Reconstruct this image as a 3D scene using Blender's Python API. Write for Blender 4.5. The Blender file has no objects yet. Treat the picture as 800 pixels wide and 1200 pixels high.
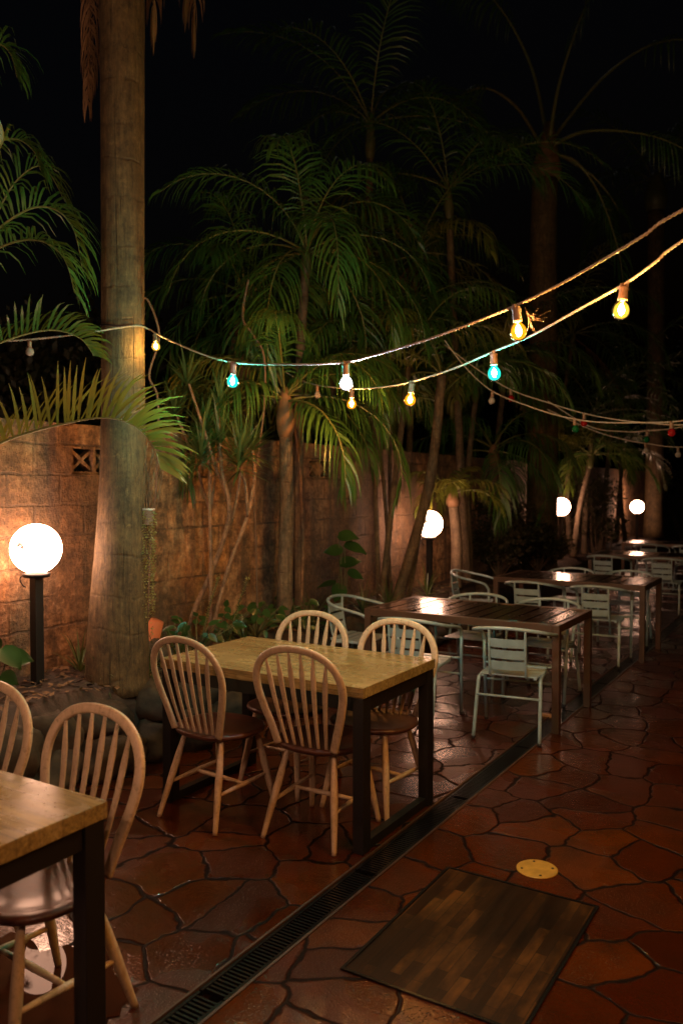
import bpy, math, random
from mathutils import Vector, Matrix, noise as mnoise
R = math.radians
random.seed(7)
scene = bpy.context.scene
COL = scene.collection

# ------------------------------------------------------------------ camera frame (world: +Y runs along the drain, +X to its right)
EYE, FPX, YAW, HOR = 1.65, 956.0, R(31.7), 572.0
cy_, sy_ = math.cos(YAW), math.sin(YAW)
def P(px, py, D, dz=0.0):
    xc = (px - 400.0) / FPX * D
    return Vector((xc * cy_ - D * sy_, xc * sy_ + D * cy_, EYE - (py - HOR) / FPX * D + dz))
def onx(px, py, wx):                      # point of a viewing ray on the plane x = wx
    k = (px - 400.0) / FPX * cy_ - sy_
    return P(px, py, wx / k)

# ------------------------------------------------------------------ mesh builder
class MB:
    def __init__(s): s.v = []; s.f = []; s.m = []; s.s = []
    def add(s, vs, fs, mi=0, smooth=True):
        o = len(s.v); s.v.extend([tuple(v) for v in vs])
        for f in fs: s.f.append([i + o for i in f]); s.m.append(mi); s.s.append(smooth)
    def box(s, c, d, rot=None, mi=0):
        c = Vector(c); vs = []
        for z in (-1, 1):
            for y in (-1, 1):
                for x in (-1, 1):
                    p = Vector((x * d[0] / 2, y * d[1] / 2, z * d[2] / 2))
                    vs.append(c + (rot @ p if rot else p))
        s.add(vs, [(0,2,3,1),(4,5,7,6),(0,1,5,4),(2,6,7,3),(0,4,6,2),(1,3,7,5)], mi, False)
    def tube(s, pts, r, n=8, cap=True, mi=0, flat=1.0, up=None, smooth=True):
        pts = [Vector(p) for p in pts]; L = len(pts)
        rs = r if isinstance(r, (list, tuple)) else [r] * L
        vs = []; prev = None
        for i, p in enumerate(pts):
            t = (pts[min(i+1, L-1)] - pts[max(i-1, 0)])
            if t.length < 1e-9: t = Vector((0,0,1))
            t.normalize()
            if prev is None:
                a = Vector(up) if up else (Vector((0,0,1)) if abs(t.z) < .9 else Vector((1,0,0)))
            else: a = prev
            n1 = a - t * a.dot(t)
            if n1.length < 1e-6: n1 = t.orthogonal()
            n1.normalize(); prev = n1; n2 = t.cross(n1)
            for k in range(n):
                an = 2 * math.pi * k / n
                vs.append(p + n1 * math.cos(an) * rs[i] * flat + n2 * math.sin(an) * rs[i])
        fs = []
        for i in range(L - 1):
            for k in range(n):
                k2 = (k + 1) % n
                fs.append((i*n+k, i*n+k2, (i+1)*n+k2, (i+1)*n+k))
        if cap:
            fs.append(tuple(range(n))[::-1]); fs.append(tuple((L-1)*n + k for k in range(n)))
        s.add(vs, fs, mi, smooth)
    def lathe(s, prof, n=20, c=(0,0,0), mi=0, rot=None):
        c = Vector(c); vs = []; L = len(prof)
        for r, z in prof:
            for k in range(n):
                a = 2 * math.pi * k / n
                p = Vector((r * math.cos(a), r * math.sin(a), z))
                vs.append(c + (rot @ p if rot else p))
        fs = [(i*n+k, i*n+(k+1) % n, (i+1)*n+(k+1) % n, (i+1)*n+k) for i in range(L-1) for k in range(n)]
        fs.append(tuple(range(n))[::-1]); fs.append(tuple((L-1)*n + k for k in range(n)))
        s.add(vs, fs, mi, True)
    def quad(s, a, b, c, d, mi=0): s.add([a,b,c,d], [(0,1,2,3)], mi, False)
    def build(s, name, mats, parent=None, origin=None, bevel=0.0, auto=False):
        me = bpy.data.meshes.new(name)
        vs = s.v
        if origin is None and parent is not None and parent.get('_w'): origin = Vector(parent['_w'])
        if origin is not None:
            o = Vector(origin); vs = [tuple(Vector(v) - o) for v in vs]
        me.from_pydata(vs, [], s.f); me.update()
        if not isinstance(mats, (list, tuple)): mats = [mats]
        for m in mats: me.materials.append(m)
        me.polygons.foreach_set('material_index', s.m)
        me.polygons.foreach_set('use_smooth', s.s)
        ob = bpy.data.objects.new(name, me); COL.objects.link(ob)
        if parent is not None: ob.parent = parent
        elif origin is not None: ob.location = origin
        if bevel:
            b = ob.modifiers.new('bevel', 'BEVEL'); b.width = bevel; b.segments = 2; b.limit_method = 'ANGLE'
        return ob
def icosphere_pts(): pass
def tag(o, label=None, cat=None, group=None, kind=None):
    if label: o['label'] = label
    if cat: o['category'] = cat
    if group: o['group'] = group
    if kind: o['kind'] = kind
    return o
def thing(name, loc, label, cat, group=None, rz=0.0):
    o = bpy.data.objects.new(name, None); COL.objects.link(o)
    o.empty_display_size = .1
    o.location = loc; o.rotation_euler = (0, 0, rz); o['_w'] = list(Vector(loc))
    return tag(o, label, cat, group)
def dup(root, loc, rz, label, group=None):
    r = root.copy(); COL.objects.link(r); r.location = loc; r.rotation_euler = (0, 0, rz); r['label'] = label
    if group: r['group'] = group
    for ch in list(root.children):
        c = ch.copy(); COL.objects.link(c); c.parent = r
        for g in list(ch.children):
            d = g.copy(); COL.objects.link(d); d.parent = c
    return r
def smoothpath(pts, n=8):                  # Catmull-Rom
    pts = [Vector(p) for p in pts]; out = []
    for i in range(len(pts) - 1):
        p0 = pts[max(i-1, 0)]; p1 = pts[i]; p2 = pts[i+1]; p3 = pts[min(i+2, len(pts)-1)]
        for k in range(n):
            t = k / n
            out.append(0.5 * ((2*p1) + (p2-p0)*t + (2*p0-5*p1+4*p2-p3)*t*t + (3*p1-p0-3*p2+p3)*t*t*t))
    out.append(pts[-1]); return out
def lerp(a, b, t): return a + (b - a) * t

# ------------------------------------------------------------------ materials
class NT:
    def __init__(s, name):
        s.mat = bpy.data.materials.new(name); s.mat.use_nodes = True
        s.t = s.mat.node_tree; s.t.nodes.clear()
        s.out = s.t.nodes.new('ShaderNodeOutputMaterial')
    def n(s, typ, ins=None, **kw):
        nd = s.t.nodes.new('ShaderNode' + typ)
        for k, v in kw.items(): setattr(nd, k, v)
        for k, v in (ins or {}).items(): s.set(nd.inputs[k], v)
        return nd
    def set(s, sock, v):
        if isinstance(v, bpy.types.NodeSocket): s.t.links.new(v, sock)
        elif isinstance(v, (tuple, list)) and len(v) == 3 and sock.type == 'RGBA': sock.default_value = (*v, 1)
        else: sock.default_value = v
    def coord(s, scale=None, kind='Object', rot=(0,0,0)):
        c = s.n('TexCoord').outputs[kind]
        if scale is None: return c
        if not isinstance(scale, (tuple, list)): scale = (scale,) * 3
        return s.n('Mapping', {'Vector': c, 'Scale': scale, 'Rotation': rot}).outputs[0]
    def noise(s, vec, scale, detail=4, rough=.55, out='Fac', dist=0.0):
        return s.n('TexNoise', {'Vector': vec, 'Scale': scale, 'Detail': detail, 'Roughness': rough, 'Distortion': dist}).outputs[out]
    def ramp(s, fac, stops, interp='LINEAR'):
        r = s.n('ValToRGB', {'Fac': fac}); cr = r.color_ramp; cr.interpolation = interp
        while len(cr.elements) < len(stops): cr.elements.new(.5)
        for e, (p, c) in zip(cr.elements, stops):
            e.position = p; e.color = (*c, 1) if isinstance(c, (tuple, list)) else (c, c, c, 1)
        return r.outputs[0]
    def mix(s, fac, a, b, mode='MIX'):
        m = s.n('Mix', data_type='RGBA', blend_type=mode)
        s.set(m.inputs[0], fac); s.set(m.inputs[6], a); s.set(m.inputs[7], b); return m.outputs[2]
    def math(s, op, a, b=0.0, clamp=False):
        m = s.n('Math', operation=op, use_clamp=clamp); s.set(m.inputs[0], a); s.set(m.inputs[1], b); return m.outputs[0]
    def bump(s, h, strength=.5, dist=.01, normal=None):
        ins = {'Height': h, 'Strength': strength, 'Distance': dist}
        if normal is not None: ins['Normal'] = normal
        return s.n('Bump', ins).outputs[0]
    def bsdf(s, **kw):
        b = s.n('BsdfPrincipled')
        for k, v in kw.items(): s.set(b.inputs[k.replace('_', ' ')], v)
        return b.outputs[0]
    def done(s, sh): s.t.links.new(sh, s.out.inputs['Surface']); return s.mat

def mat_floor(name, seed, coat, spec):
    t = NT(name)
    c = t.n('Mapping', {'Vector': t.coord(), 'Location': (seed, seed * .7, 0)}).outputs[0]
    nz = t.n('TexNoise', {'Vector': c, 'Scale': 2.3, 'Detail': 3.0}).outputs['Color']
    off = t.n('VectorMath', {0: nz, 1: (.5,.5,.5)}, operation='SUBTRACT').outputs[0]
    off = t.n('VectorMath', {0: off, 'Scale': .22}, operation='SCALE').outputs[0]
    nz2 = t.n('TexNoise', {'Vector': c, 'Scale': 14.0, 'Detail': 2.0}).outputs['Color']
    off2 = t.n('VectorMath', {0: nz2, 1: (.5,.5,.5)}, operation='SUBTRACT').outputs[0]
    off2 = t.n('VectorMath', {0: off2, 'Scale': .035}, operation='SCALE').outputs[0]
    cc = t.n('VectorMath', {0: c, 1: off}, operation='ADD').outputs[0]
    cc = t.n('VectorMath', {0: cc, 1: off2}, operation='ADD').outputs[0]
    cc = t.n('VectorMath', {0: cc, 1: (1, 1, 0)}, operation='MULTIPLY').outputs[0]
    ve = t.n('TexVoronoi', {'Vector': cc, 'Scale': 3.2, 'Randomness': .86}, feature='DISTANCE_TO_EDGE', voronoi_dimensions='2D').outputs['Distance']
    vc = t.n('TexVoronoi', {'Vector': cc, 'Scale': 3.2, 'Randomness': .86}, feature='F1', voronoi_dimensions='2D').outputs['Color']
    gw = t.noise(c, 5.0, 2)
    lo = t.math('MULTIPLY', gw, .042)
    grv = t.n('MapRange', {'Value': ve, 'From Min': t.math('MULTIPLY', lo, .45), 'From Max': t.math('ADD', lo, .018)}, interpolation_type='SMOOTHSTEP').outputs[0]
    cellv = t.n('SeparateColor', {0: vc}).outputs[0]
    stone = t.mix(cellv, (.036, .0066, .0009), (.078, .0130, .0014))
    blot = t.noise(c, 6.0, 6, .65)
    stone = t.mix(t.n('MapRange', {'Value': blot, 'From Min': .42, 'From Max': .7}).outputs[0], stone, (.026, .0075, .0025))
    hue = t.n('SeparateColor', {0: vc}).outputs[1]
    stone = t.n('HueSaturation', {'Color': stone, 'Value': t.math('ADD', .68, t.math('MULTIPLY', hue, .7)), 'Hue': t.math('ADD', .492, t.math('MULTIPLY', cellv, .018))}).outputs[0]
    gr2 = t.noise(c, 90.0, 3, .7)
    stone = t.mix(t.math('MULTIPLY', gr2, .35), stone, (.11, .026, .005))
    base = t.mix(grv, (.008, .004, .003), stone)
    wet = t.noise(c, 1.7, 3, .5)
    wetm = t.n('MapRange', {'Value': wet, 'From Min': .40, 'From Max': .62}, interpolation_type='SMOOTHSTEP').outputs[0]
    rough = t.n('MapRange', {'Value': wetm, 'To Min': .13, 'To Max': .33}).outputs[0]
    rough = t.math('ADD', rough, t.math('MULTIPLY', t.math('SUBTRACT', 1.0, grv), .35))
    fine = t.noise(c, 120.0, 3, .6)
    mid = t.noise(c, 22.0, 4, .6)
    drops = t.n('TexVoronoi', {'Vector': c, 'Scale': 95.0}, feature='F1').outputs['Distance']
    dm = t.n('MapRange', {'Value': drops, 'From Min': .0, 'From Max': .38, 'To Min': 1.0, 'To Max': 0.0}, interpolation_type='SMOOTHSTEP').outputs[0]
    h = t.math('ADD', t.math('MULTIPLY', grv, 1.0), t.math('MULTIPLY', mid, .35))
    n1 = t.bump(h, .85, .008)
    h2 = t.math('ADD', t.math('MULTIPLY', fine, .9), t.math('MULTIPLY', dm, 1.0))
    n2 = t.bump(h2, t.math('ADD', t.math('MULTIPLY', wetm, .45), .12), .004, n1)
    return t.done(t.bsdf(Base_Color=base, Roughness=rough, Normal=n2, Specular_IOR_Level=t.n('MapRange', {'Value': grv, 'To Min': .08, 'To Max': spec}).outputs[0], Coat_Weight=t.math('MULTIPLY', t.math('MULTIPLY', grv, coat), t.math('SUBTRACT', 1.0, t.math('MULTIPLY', wetm, .85))), Coat_Roughness=.13, Coat_Normal=n2))

def mat_wall():
    t = NT('block_wall')
    o = t.coord()
    sp = t.n('SeparateXYZ', {0: o})
    v = t.n('CombineXYZ', {0: sp.outputs[1], 1: t.math('ADD', sp.outputs[2], .06), 2: 0.0}).outputs[0]
    nzc = t.n('TexNoise', {'Vector': o, 'Scale': 5.0, 'Detail': 4.0}).outputs['Color']
    off = t.n('VectorMath', {0: t.n('VectorMath', {0: nzc, 1: (.5,.5,.5)}, operation='SUBTRACT').outputs[0], 'Scale': .035}, operation='SCALE').outputs[0]
    v2 = t.n('VectorMath', {0: v, 1: off}, operation='ADD').outputs[0]
    br = t.n('TexBrick', {'Vector': v2, 'Color1': (.30,.30,.30), 'Color2': (.75,.75,.75), 'Mortar': (0,0,0), 'Scale': 1.0, 'Mortar Size': .011, 'Mortar Smooth': .6, 'Brick Width': .4, 'Row Height': .2, 'Bias': 0.0})
    big = t.noise(o, 1.6, 6, .62)
    med = t.noise(o, 6.5, 7, .68)
    streak = t.noise(t.n('Mapping', {'Vector': o, 'Scale': (1, 7, .9)}).outputs[0], 1.0, 5, .6)
    base = t.ramp(med, [(.32, (.045, .022, .010)), (.42, (.18, .092, .038)), (.52, (.40, .215, .095)), (.66, (.64, .40, .21))])
    base = t.mix(t.math('MULTIPLY', br.outputs['Color'], .22), base, (.22, .15, .09))
    base = t.mix(t.n('MapRange', {'Value': big, 'From Min': .50, 'From Max': .66, 'To Max': .75}).outputs[0], base, (.40, .175, .055))
    grime_shade = t.noise(t.n('Mapping', {'Vector': o, 'Location': (0, 3.4, 0)}).outputs[0], .55, 5, .65)  # grime noise slid along the wall so painted shade darkens its middle
    base = t.mix(t.n('MapRange', {'Value': grime_shade, 'From Min': .40, 'From Max': .56, 'To Max': .75}).outputs[0], base, (.048, .030, .014))
    base = t.mix(t.n('MapRange', {'Value': streak, 'From Min': .47, 'From Max': .66, 'To Max': .85}).outputs[0], base, (.065, .045, .028))
    vis = t.n('MapRange', {'Value': t.noise(o, 2.4, 3), 'From Min': .40, 'From Max': .62, 'To Min': .10, 'To Max': .85}).outputs[0]
    base = t.mix(t.math('MULTIPLY', br.outputs['Fac'], vis), base, (.085, .055, .032))
    fn = t.noise(o, 24.0, 8, .78)
    base = t.mix(1.0, base, t.ramp(fn, [(.30, .30), (.50, .95), (.68, 1.55)]), 'MULTIPLY')
    pit = t.math('ADD', t.noise(o, 42.0, 6, .75), t.math('MULTIPLY', t.noise(o, 13.0, 5, .7), 1.2))
    h = t.math('ADD', t.math('MULTIPLY', br.outputs['Fac'], t.math('MULTIPLY', vis, -1.0)), t.math('MULTIPLY', med, 1.0))
    n1 = t.bump(h, .9, .02)
    n2 = t.bump(pit, .9, .014, n1)
    return t.done(t.bsdf(Base_Color=base, Roughness=.82, Normal=n2))

def mat_wood(name, c1, c2, axis=(1, 14, 14), rough=.45, scale=3.0, coat=0.0, bumpy=.12, dirt=None):
    t = NT(name); o = t.coord(axis)
    g = t.noise(o, scale, 6, .6, dist=.6)
    f = t.noise(o, scale * 7, 3, .6)
    oi = t.n('ObjectInfo').outputs['Random']
    b = t.mix(t.ramp(g, [(.3, 0.0), (.7, 1.0)]), c1, c2)
    b = t.mix(t.math('MULTIPLY', f, .35), b, tuple(x * .55 for x in c1))
    b = t.n('HueSaturation', {'Color': b, 'Value': t.math('ADD', t.math('MULTIPLY', oi, .22), .88)}).outputs[0]
    if dirt:
        d = t.noise(t.coord(), 9.0, 5, .65)
        b = t.mix(t.n('MapRange', {'Value': d, 'From Min': .55, 'From Max': .75, 'To Max': .7}).outputs[0], b, dirt)
    wz = t.noise(t.coord(), 55.0, 5, .75)
    b = t.mix(1.0, b, t.ramp(wz, [(.30, .55), (.46, 1.0), (.75, 1.06)]), 'MULTIPLY')
    r = t.math('ADD', t.math('MULTIPLY', g, .2), rough - .1)
    return t.done(t.bsdf(Base_Color=b, Roughness=r, Normal=t.bump(f, bumpy, .002), Coat_Weight=coat, Coat_Roughness=.12))

def mat_tabletop():
    t = NT('butcher_block_top'); o = t.coord()
    sp = t.n('SeparateXYZ', {0: o})
    v = t.n('CombineXYZ', {0: sp.outputs[0], 1: sp.outputs[1], 2: 0.0}).outputs[0]
    br = t.n('TexBrick', {'Vector': v, 'Color1': (.15,.15,.15), 'Color2': (.9,.9,.9), 'Mortar': (.5,.5,.5), 'Scale': 1.0, 'Mortar Size': .0012, 'Brick Width': .62, 'Row Height': .072, 'Bias': 0.0})
    pv = t.n('SeparateColor', {0: br.outputs['Color']}).outputs[0]
    st = t.n('Mapping', {'Vector': o, 'Scale': (2.2, 30, 30)}).outputs[0]
    g = t.noise(st, 1.6, 6, .62, dist=.5)
    b = t.mix(pv, (.28, .195, .070), (.46, .335, .145))
    b = t.mix(t.ramp(g, [(.35, 0.0), (.72, .75)]), b, (.13, .075, .028))
    d = t.noise(o, 5.0, 6, .68)
    b = t.mix(t.n('MapRange', {'Value': d, 'From Min': .52, 'From Max': .74, 'To Max': .38}).outputs[0], b, (.14, .085, .035))
    g2 = t.noise(t.n('Mapping', {'Vector': o, 'Scale': (3.0, 75, 75)}).outputs[0], 1.5, 5, .7)
    b = t.mix(1.0, b, t.ramp(g2, [(.32, .45), (.52, 1.0), (.7, 1.25)]), 'MULTIPLY')
    b = t.mix(t.math('MULTIPLY', br.outputs['Fac'], .7), b, (.05, .03, .014))
    dr = t.n('TexVoronoi', {'Vector': o, 'Scale': 85.0, 'Randomness': 1.0}, feature='F1')
    keep = t.math('GREATER_THAN', t.n('SeparateColor', {0: dr.outputs['Color']}).outputs[0], .86)
    dm = t.n('MapRange', {'Value': dr.outputs['Distance'], 'From Min': .05, 'From Max': .42, 'To Min': 1.0, 'To Max': 0.0}, interpolation_type='SMOOTHSTEP').outputs[0]
    dm = t.math('MULTIPLY', dm, keep)
    r = t.math('SUBTRACT', t.n('MapRange', {'Value': d, 'From Min': .35, 'From Max': .7, 'To Min': .16, 'To Max': .40}).outputs[0], t.math('MULTIPLY', dm, .2))
    n1 = t.bump(g, .12, .002)
    n2 = t.bump(dm, .55, .003, n1)
    return t.done(t.bsdf(Base_Color=b, Roughness=r, Normal=n2, Coat_Weight=.25, Coat_Roughness=.15))

def mat_simple(name, col, rough=.5, metal=0.0, bump=0.0, bscale=60.0, var=.25, vscale=8.0, coat=0.0):
    t = NT(name); o = t.coord()
    d = t.noise(o, vscale, 5, .62)
    b = t.mix(t.ramp(d, [(.35, 0.0), (.7, 1.0)]), col, tuple(c * (1 - var) for c in col))
    kw = dict(Base_Color=b, Roughness=t.n('MapRange', {'Value': d, 'To Min': rough * .75, 'To Max': min(1, rough * 1.3)}).outputs[0], Metallic=metal, Coat_Weight=coat, Coat_Roughness=.08)
    if bump: kw['Normal'] = t.bump(t.noise(o, bscale, 4, .6), bump, .004)
    return t.done(t.bsdf(**kw))

def mat_leaf(name, c1, c2, rough=.38, trans=.3):
    t = NT(name); o = t.coord()
    oi = t.n('ObjectInfo').outputs['Random']
    d = t.noise(o, 3.5, 3)
    b = t.mix(t.ramp(d, [(.35, 0.0), (.65, 1.0)]), c1, c2)
    b = t.n('HueSaturation', {'Color': b, 'Value': t.math('ADD', t.math('MULTIPLY', oi, .5), .75)}).outputs[0]
    p = t.bsdf(Base_Color=b, Roughness=rough, Specular_IOR_Level=.5)
    tr = t.n('BsdfTranslucent', {'Color': t.mix(.5, b, (.16, .17, .02))}).outputs[0]
    return t.done(t.n('MixShader', {0: trans, 1: p, 2: tr}).outputs[0])

def mat_trunk(name, c1, c2, ring=.16, rough=.75):
    t = NT(name); o = t.coord()
    nz = t.noise(o, 2.6, 4, .6)
    z = t.n('SeparateXYZ', {0: o}).outputs[2]
    jit = t.noise(t.n('Mapping', {'Vector': o, 'Scale': (.5, .5, 1.3 / ring * .16)}).outputs[0], 1.0, 2)
    zz = t.math('ADD', t.math('DIVIDE', z, ring), t.math('ADD', t.math('MULTIPLY', nz, .55), t.math('MULTIPLY', jit, 2.6)))
    fr = t.math('FRACT', zz)
    groove = t.n('MapRange', {'Value': t.math('ABSOLUTE', t.math('SUBTRACT', fr, .5)), 'From Min': .43, 'From Max': .5}, interpolation_type='SMOOTHSTEP').outputs[0]
    groove = t.math('MULTIPLY', groove, t.n('MapRange', {'Value': t.noise(o, 7.0, 4, .6), 'From Min': .40, 'From Max': .62, 'To Min': .05}).outputs[0])
    st = t.noise(t.n('Mapping', {'Vector': o, 'Scale': (55, 55, 3.0)}).outputs[0], 1.0, 6, .68)
    crack = t.n('MapRange', {'Value': t.noise(t.n('Mapping', {'Vector': o, 'Scale': (70, 70, 1.6)}).outputs[0], 1.0, 3, .5), 'From Min': .60, 'From Max': .72}).outputs[0]
    bl = t.noise(o, 6.0, 7, .72)
    lich = t.n('MapRange', {'Value': t.noise(o, 15.0, 5, .7), 'From Min': .60, 'From Max': .72, 'To Max': .55}).outputs[0]
    b = t.mix(t.ramp(bl, [(.32, 0.0), (.68, 1.0)]), tuple(c * .45 for c in c1), c2)
    b = t.mix(t.ramp(st, [(.4, 0.0), (.75, .7)]), b, tuple(c * .4 for c in c1))
    b = t.mix(lich, b, tuple(c * 1.5 for c in c2))
    b = t.mix(t.math('MULTIPLY', crack, .7), b, tuple(c * .25 for c in c1))
    b = t.mix(t.math('MULTIPLY', groove, .45), b, tuple(c * .35 for c in c1))
    fn = t.noise(t.n('Mapping', {'Vector': o, 'Scale': (1, 1, .45)}).outputs[0], 34.0, 7, .75)
    b = t.mix(1.0, b, t.ramp(fn, [(.30, .35), (.50, 1.0), (.70, 1.5)]), 'MULTIPLY')
    h = t.math('ADD', t.math('MULTIPLY', fn, .8), t.math('MULTIPLY', groove, -.4))
    h = t.math('ADD', h, 0.0)
    h = t.math('ADD', h, t.math('ADD', t.math('MULTIPLY', st, .7), t.math('MULTIPLY', crack, -.5)))
    return t.done(t.bsdf(Base_Color=b, Roughness=rough, Normal=t.bump(h, .9, .012)))

def mat_emit_glass(name, col, em, tintmix=.45):
    t = NT(name)
    tr = t.n('BsdfTransparent', {'Color': tuple(.42 + .58 * c for c in col)}).outputs[0]
    e = t.n('Emission', {'Color': col, 'Strength': em}).outputs[0]
    m = t.n('MixShader', {0: tintmix, 1: tr, 2: e}).outputs[0]
    gl = t.n('BsdfGlossy', {'Color': (1,1,1), 'Roughness': .05}).outputs[0]
    fr = t.n('Fresnel', {'IOR': 1.18}).outputs[0]
    return t.done(t.n('MixShader', {0: fr, 1: m, 2: gl}).outputs[0])
def mat_emit(name, col, st):
    t = NT(name); return t.done(t.n('Emission', {'Color': col, 'Strength': st}).outputs[0])
def mat_dull_glass(name, col):
    t = NT(name)
    tr = t.n('BsdfTransparent', {'Color': col}).outputs[0]
    p = t.bsdf(Base_Color=col, Roughness=.12)
    return t.done(t.n('MixShader', {0: .55, 1: tr, 2: p}).outputs[0])

def mat_globe():
    t = NT('glowing_opal_globe'); o = t.coord()
    # dried dirt patches on the outside of the globe hold back some light
    d = t.noise(o, 9.0, 6, .7)
    sp = t.n('SeparateXYZ', {0: o})
    side = t.n('VectorMath', {0: o, 1: (.23, -.965, .10)}, operation='DOT_PRODUCT').outputs['Value']
    near = t.n('MapRange', {'Value': side, 'From Min': .134, 'From Max': .148}, interpolation_type='SMOOTHSTEP').outputs[0]
    low = t.n('MapRange', {'Value': sp.outputs[2], 'From Min': -.06, 'From Max': -.15}, interpolation_type='SMOOTHSTEP').outputs[0]
    m = t.math('MULTIPLY', near, t.n('MapRange', {'Value': d, 'From Min': .42, 'From Max': .56}).outputs[0])
    m2 = t.math('MULTIPLY', low, t.n('MapRange', {'Value': t.noise(o, 26.0, 5, .7), 'From Min': .52, 'From Max': .66, 'To Max': .985}).outputs[0])
    mm = t.math('MAXIMUM', m, m2)
    st = t.n('MapRange', {'Value': mm, 'To Min': GLOBE_E, 'To Max': .45}).outputs[0]
    return t.done(t.n('Emission', {'Color': (1.0, .52, .33), 'Strength': st}).outputs[0])

GLOBE_E = 32.0
M = {}
M['floor_a'] = mat_floor('wet_stamped_paving', 3.3, .55, .32)
M['floor_b'] = mat_floor('wet_stamped_paving_walkway', 11.8, .22, .20)
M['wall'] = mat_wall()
M['chair_wood'] = mat_wood('pale_turned_wood', (.50, .355, .215), (.66, .49, .32), axis=(26, 26, 2), rough=.42, scale=2.5, dirt=(.30, .20, .10))
M['seat_wood'] = mat_wood('dark_stained_seat', (.055, .020, .012), (.12, .043, .024), axis=(3, 22, 22), rough=.42, scale=2.0, coat=.10)
M['top'] = mat_tabletop()
M['black_steel'] = mat_simple('black_painted_steel', (.012, .011, .011), .42, 0.0, .1, 90, .3)
M['alu'] = mat_simple('painted_aluminium', (.33, .43, .455), .34, .1, .06, 150, .25, 14)
M['brown_frame'] = mat_simple('brown_powder_coat', (.105, .06, .042), .34, .2, .06, 150, .3)
M['slat'] = mat_simple('wet_dark_slats', (.028, .014, .010), .25, 0.0, .10, 45, .4, 6, coat=.4)
M['soil'] = mat_simple('dark_mulch', (.045, .026, .016), .9, 0.0, 1.0, 55, .6, 11)
M['rock'] = mat_simple('mossy_sandstone', (.060, .038, .018), .8, 0.0, .9, 18, .8, 7)
M['grate'] = mat_simple('wet_black_grate', (.014, .013, .013), .22, .3, .1, 120, .3)
M['channel'] = mat_simple('drain_channel_bed', (.008, .007, .006), .3)
M['concrete'] = mat_simple('drain_edge_concrete', (.075, .035, .018), .55, 0, .3, 80, .4)
M['palm_leaf'] = mat_leaf('palm_leaflet_green', (.030, .095, .018), (.060, .130, .022))
M['palm_leaf_warm'] = mat_leaf('palm_leaflet_yellowing', (.10, .15, .025), (.20, .18, .03))
M['dead_leaf'] = mat_leaf('dead_frond_brown', (.22, .125, .055), (.14, .08, .038), .7, .2)
M['rachis'] = mat_simple('frond_stalk', (.14, .15, .045), .4)
M['dead_rachis'] = mat_simple('dead_frond_stalk', (.14, .075, .04), .7)
M['broad_leaf'] = mat_leaf('broad_glossy_leaf', (.018, .055, .013), (.035, .085, .020), .3)
M['shrub_leaf'] = mat_leaf('dark_shrub_leaf', (.030, .036, .016), (.055, .040, .022), .45)
M['strap_leaf'] = mat_leaf('strap_leaf_green', (.055, .105, .030), (.085, .13, .04), .4)
M['trail_leaf'] = mat_leaf('trailing_succulent', (.30, .29, .09), (.42, .36, .13), .5)
M['trunk'] = mat_trunk('palm_trunk_grey', (.10, .062, .026), (.165, .11, .045), .24)
M['cane'] = mat_trunk('palm_cane_brown', (.13, .085, .05), (.20, .14, .08), .11)
M['bark'] = mat_trunk('smooth_brown_stem', (.24, .125, .065), (.33, .19, .10), .05)
M['sheath'] = mat_simple('dry_crown_sheath', (.22, .12, .055), .7, 0, .6, 40, .5)
M['greenshaft'] = mat_simple('green_crown_shaft', (.10, .10, .035), .45, 0, .2, 30, .4)
M['globe'] = mat_globe()
M['cable'] = mat_simple('pale_festoon_cable', (.34, .29, .23), .5, 0, .1, 200, .3, 30)
M['socket'] = mat_simple('bulb_socket', (.20, .12, .075), .45, 0, .1)
M['terracotta'] = mat_simple('terracotta', (.42, .12, .045), .75, 0, .2)
M['white_pot'] = mat_simple('white_plastic_pot', (.60, .52, .46), .5)
M['brass'] = mat_simple('brass_cover', (.60, .33, .05), .45, .1, .15, 90, .35, 18)
M['screw'] = mat_simple('dark_screw', (.04, .025, .01), .5)
M['twig'] = mat_simple('dry_twig', (.12, .075, .045), .8)
M['post'] = mat_wood('weathered_post', (.12, .08, .05), (.18, .13, .08), axis=(12, 12, 1.5), rough=.7)
def mat_puddle():
    t = NT('still_water')
    return t.done(t.bsdf(Base_Color=(.050, .016, .008), Roughness=.015, IOR=1.08, Normal=t.bump(t.noise(t.coord(), 5.0, 2), .02, .004)))
M['puddle'] = mat_puddle()
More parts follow.
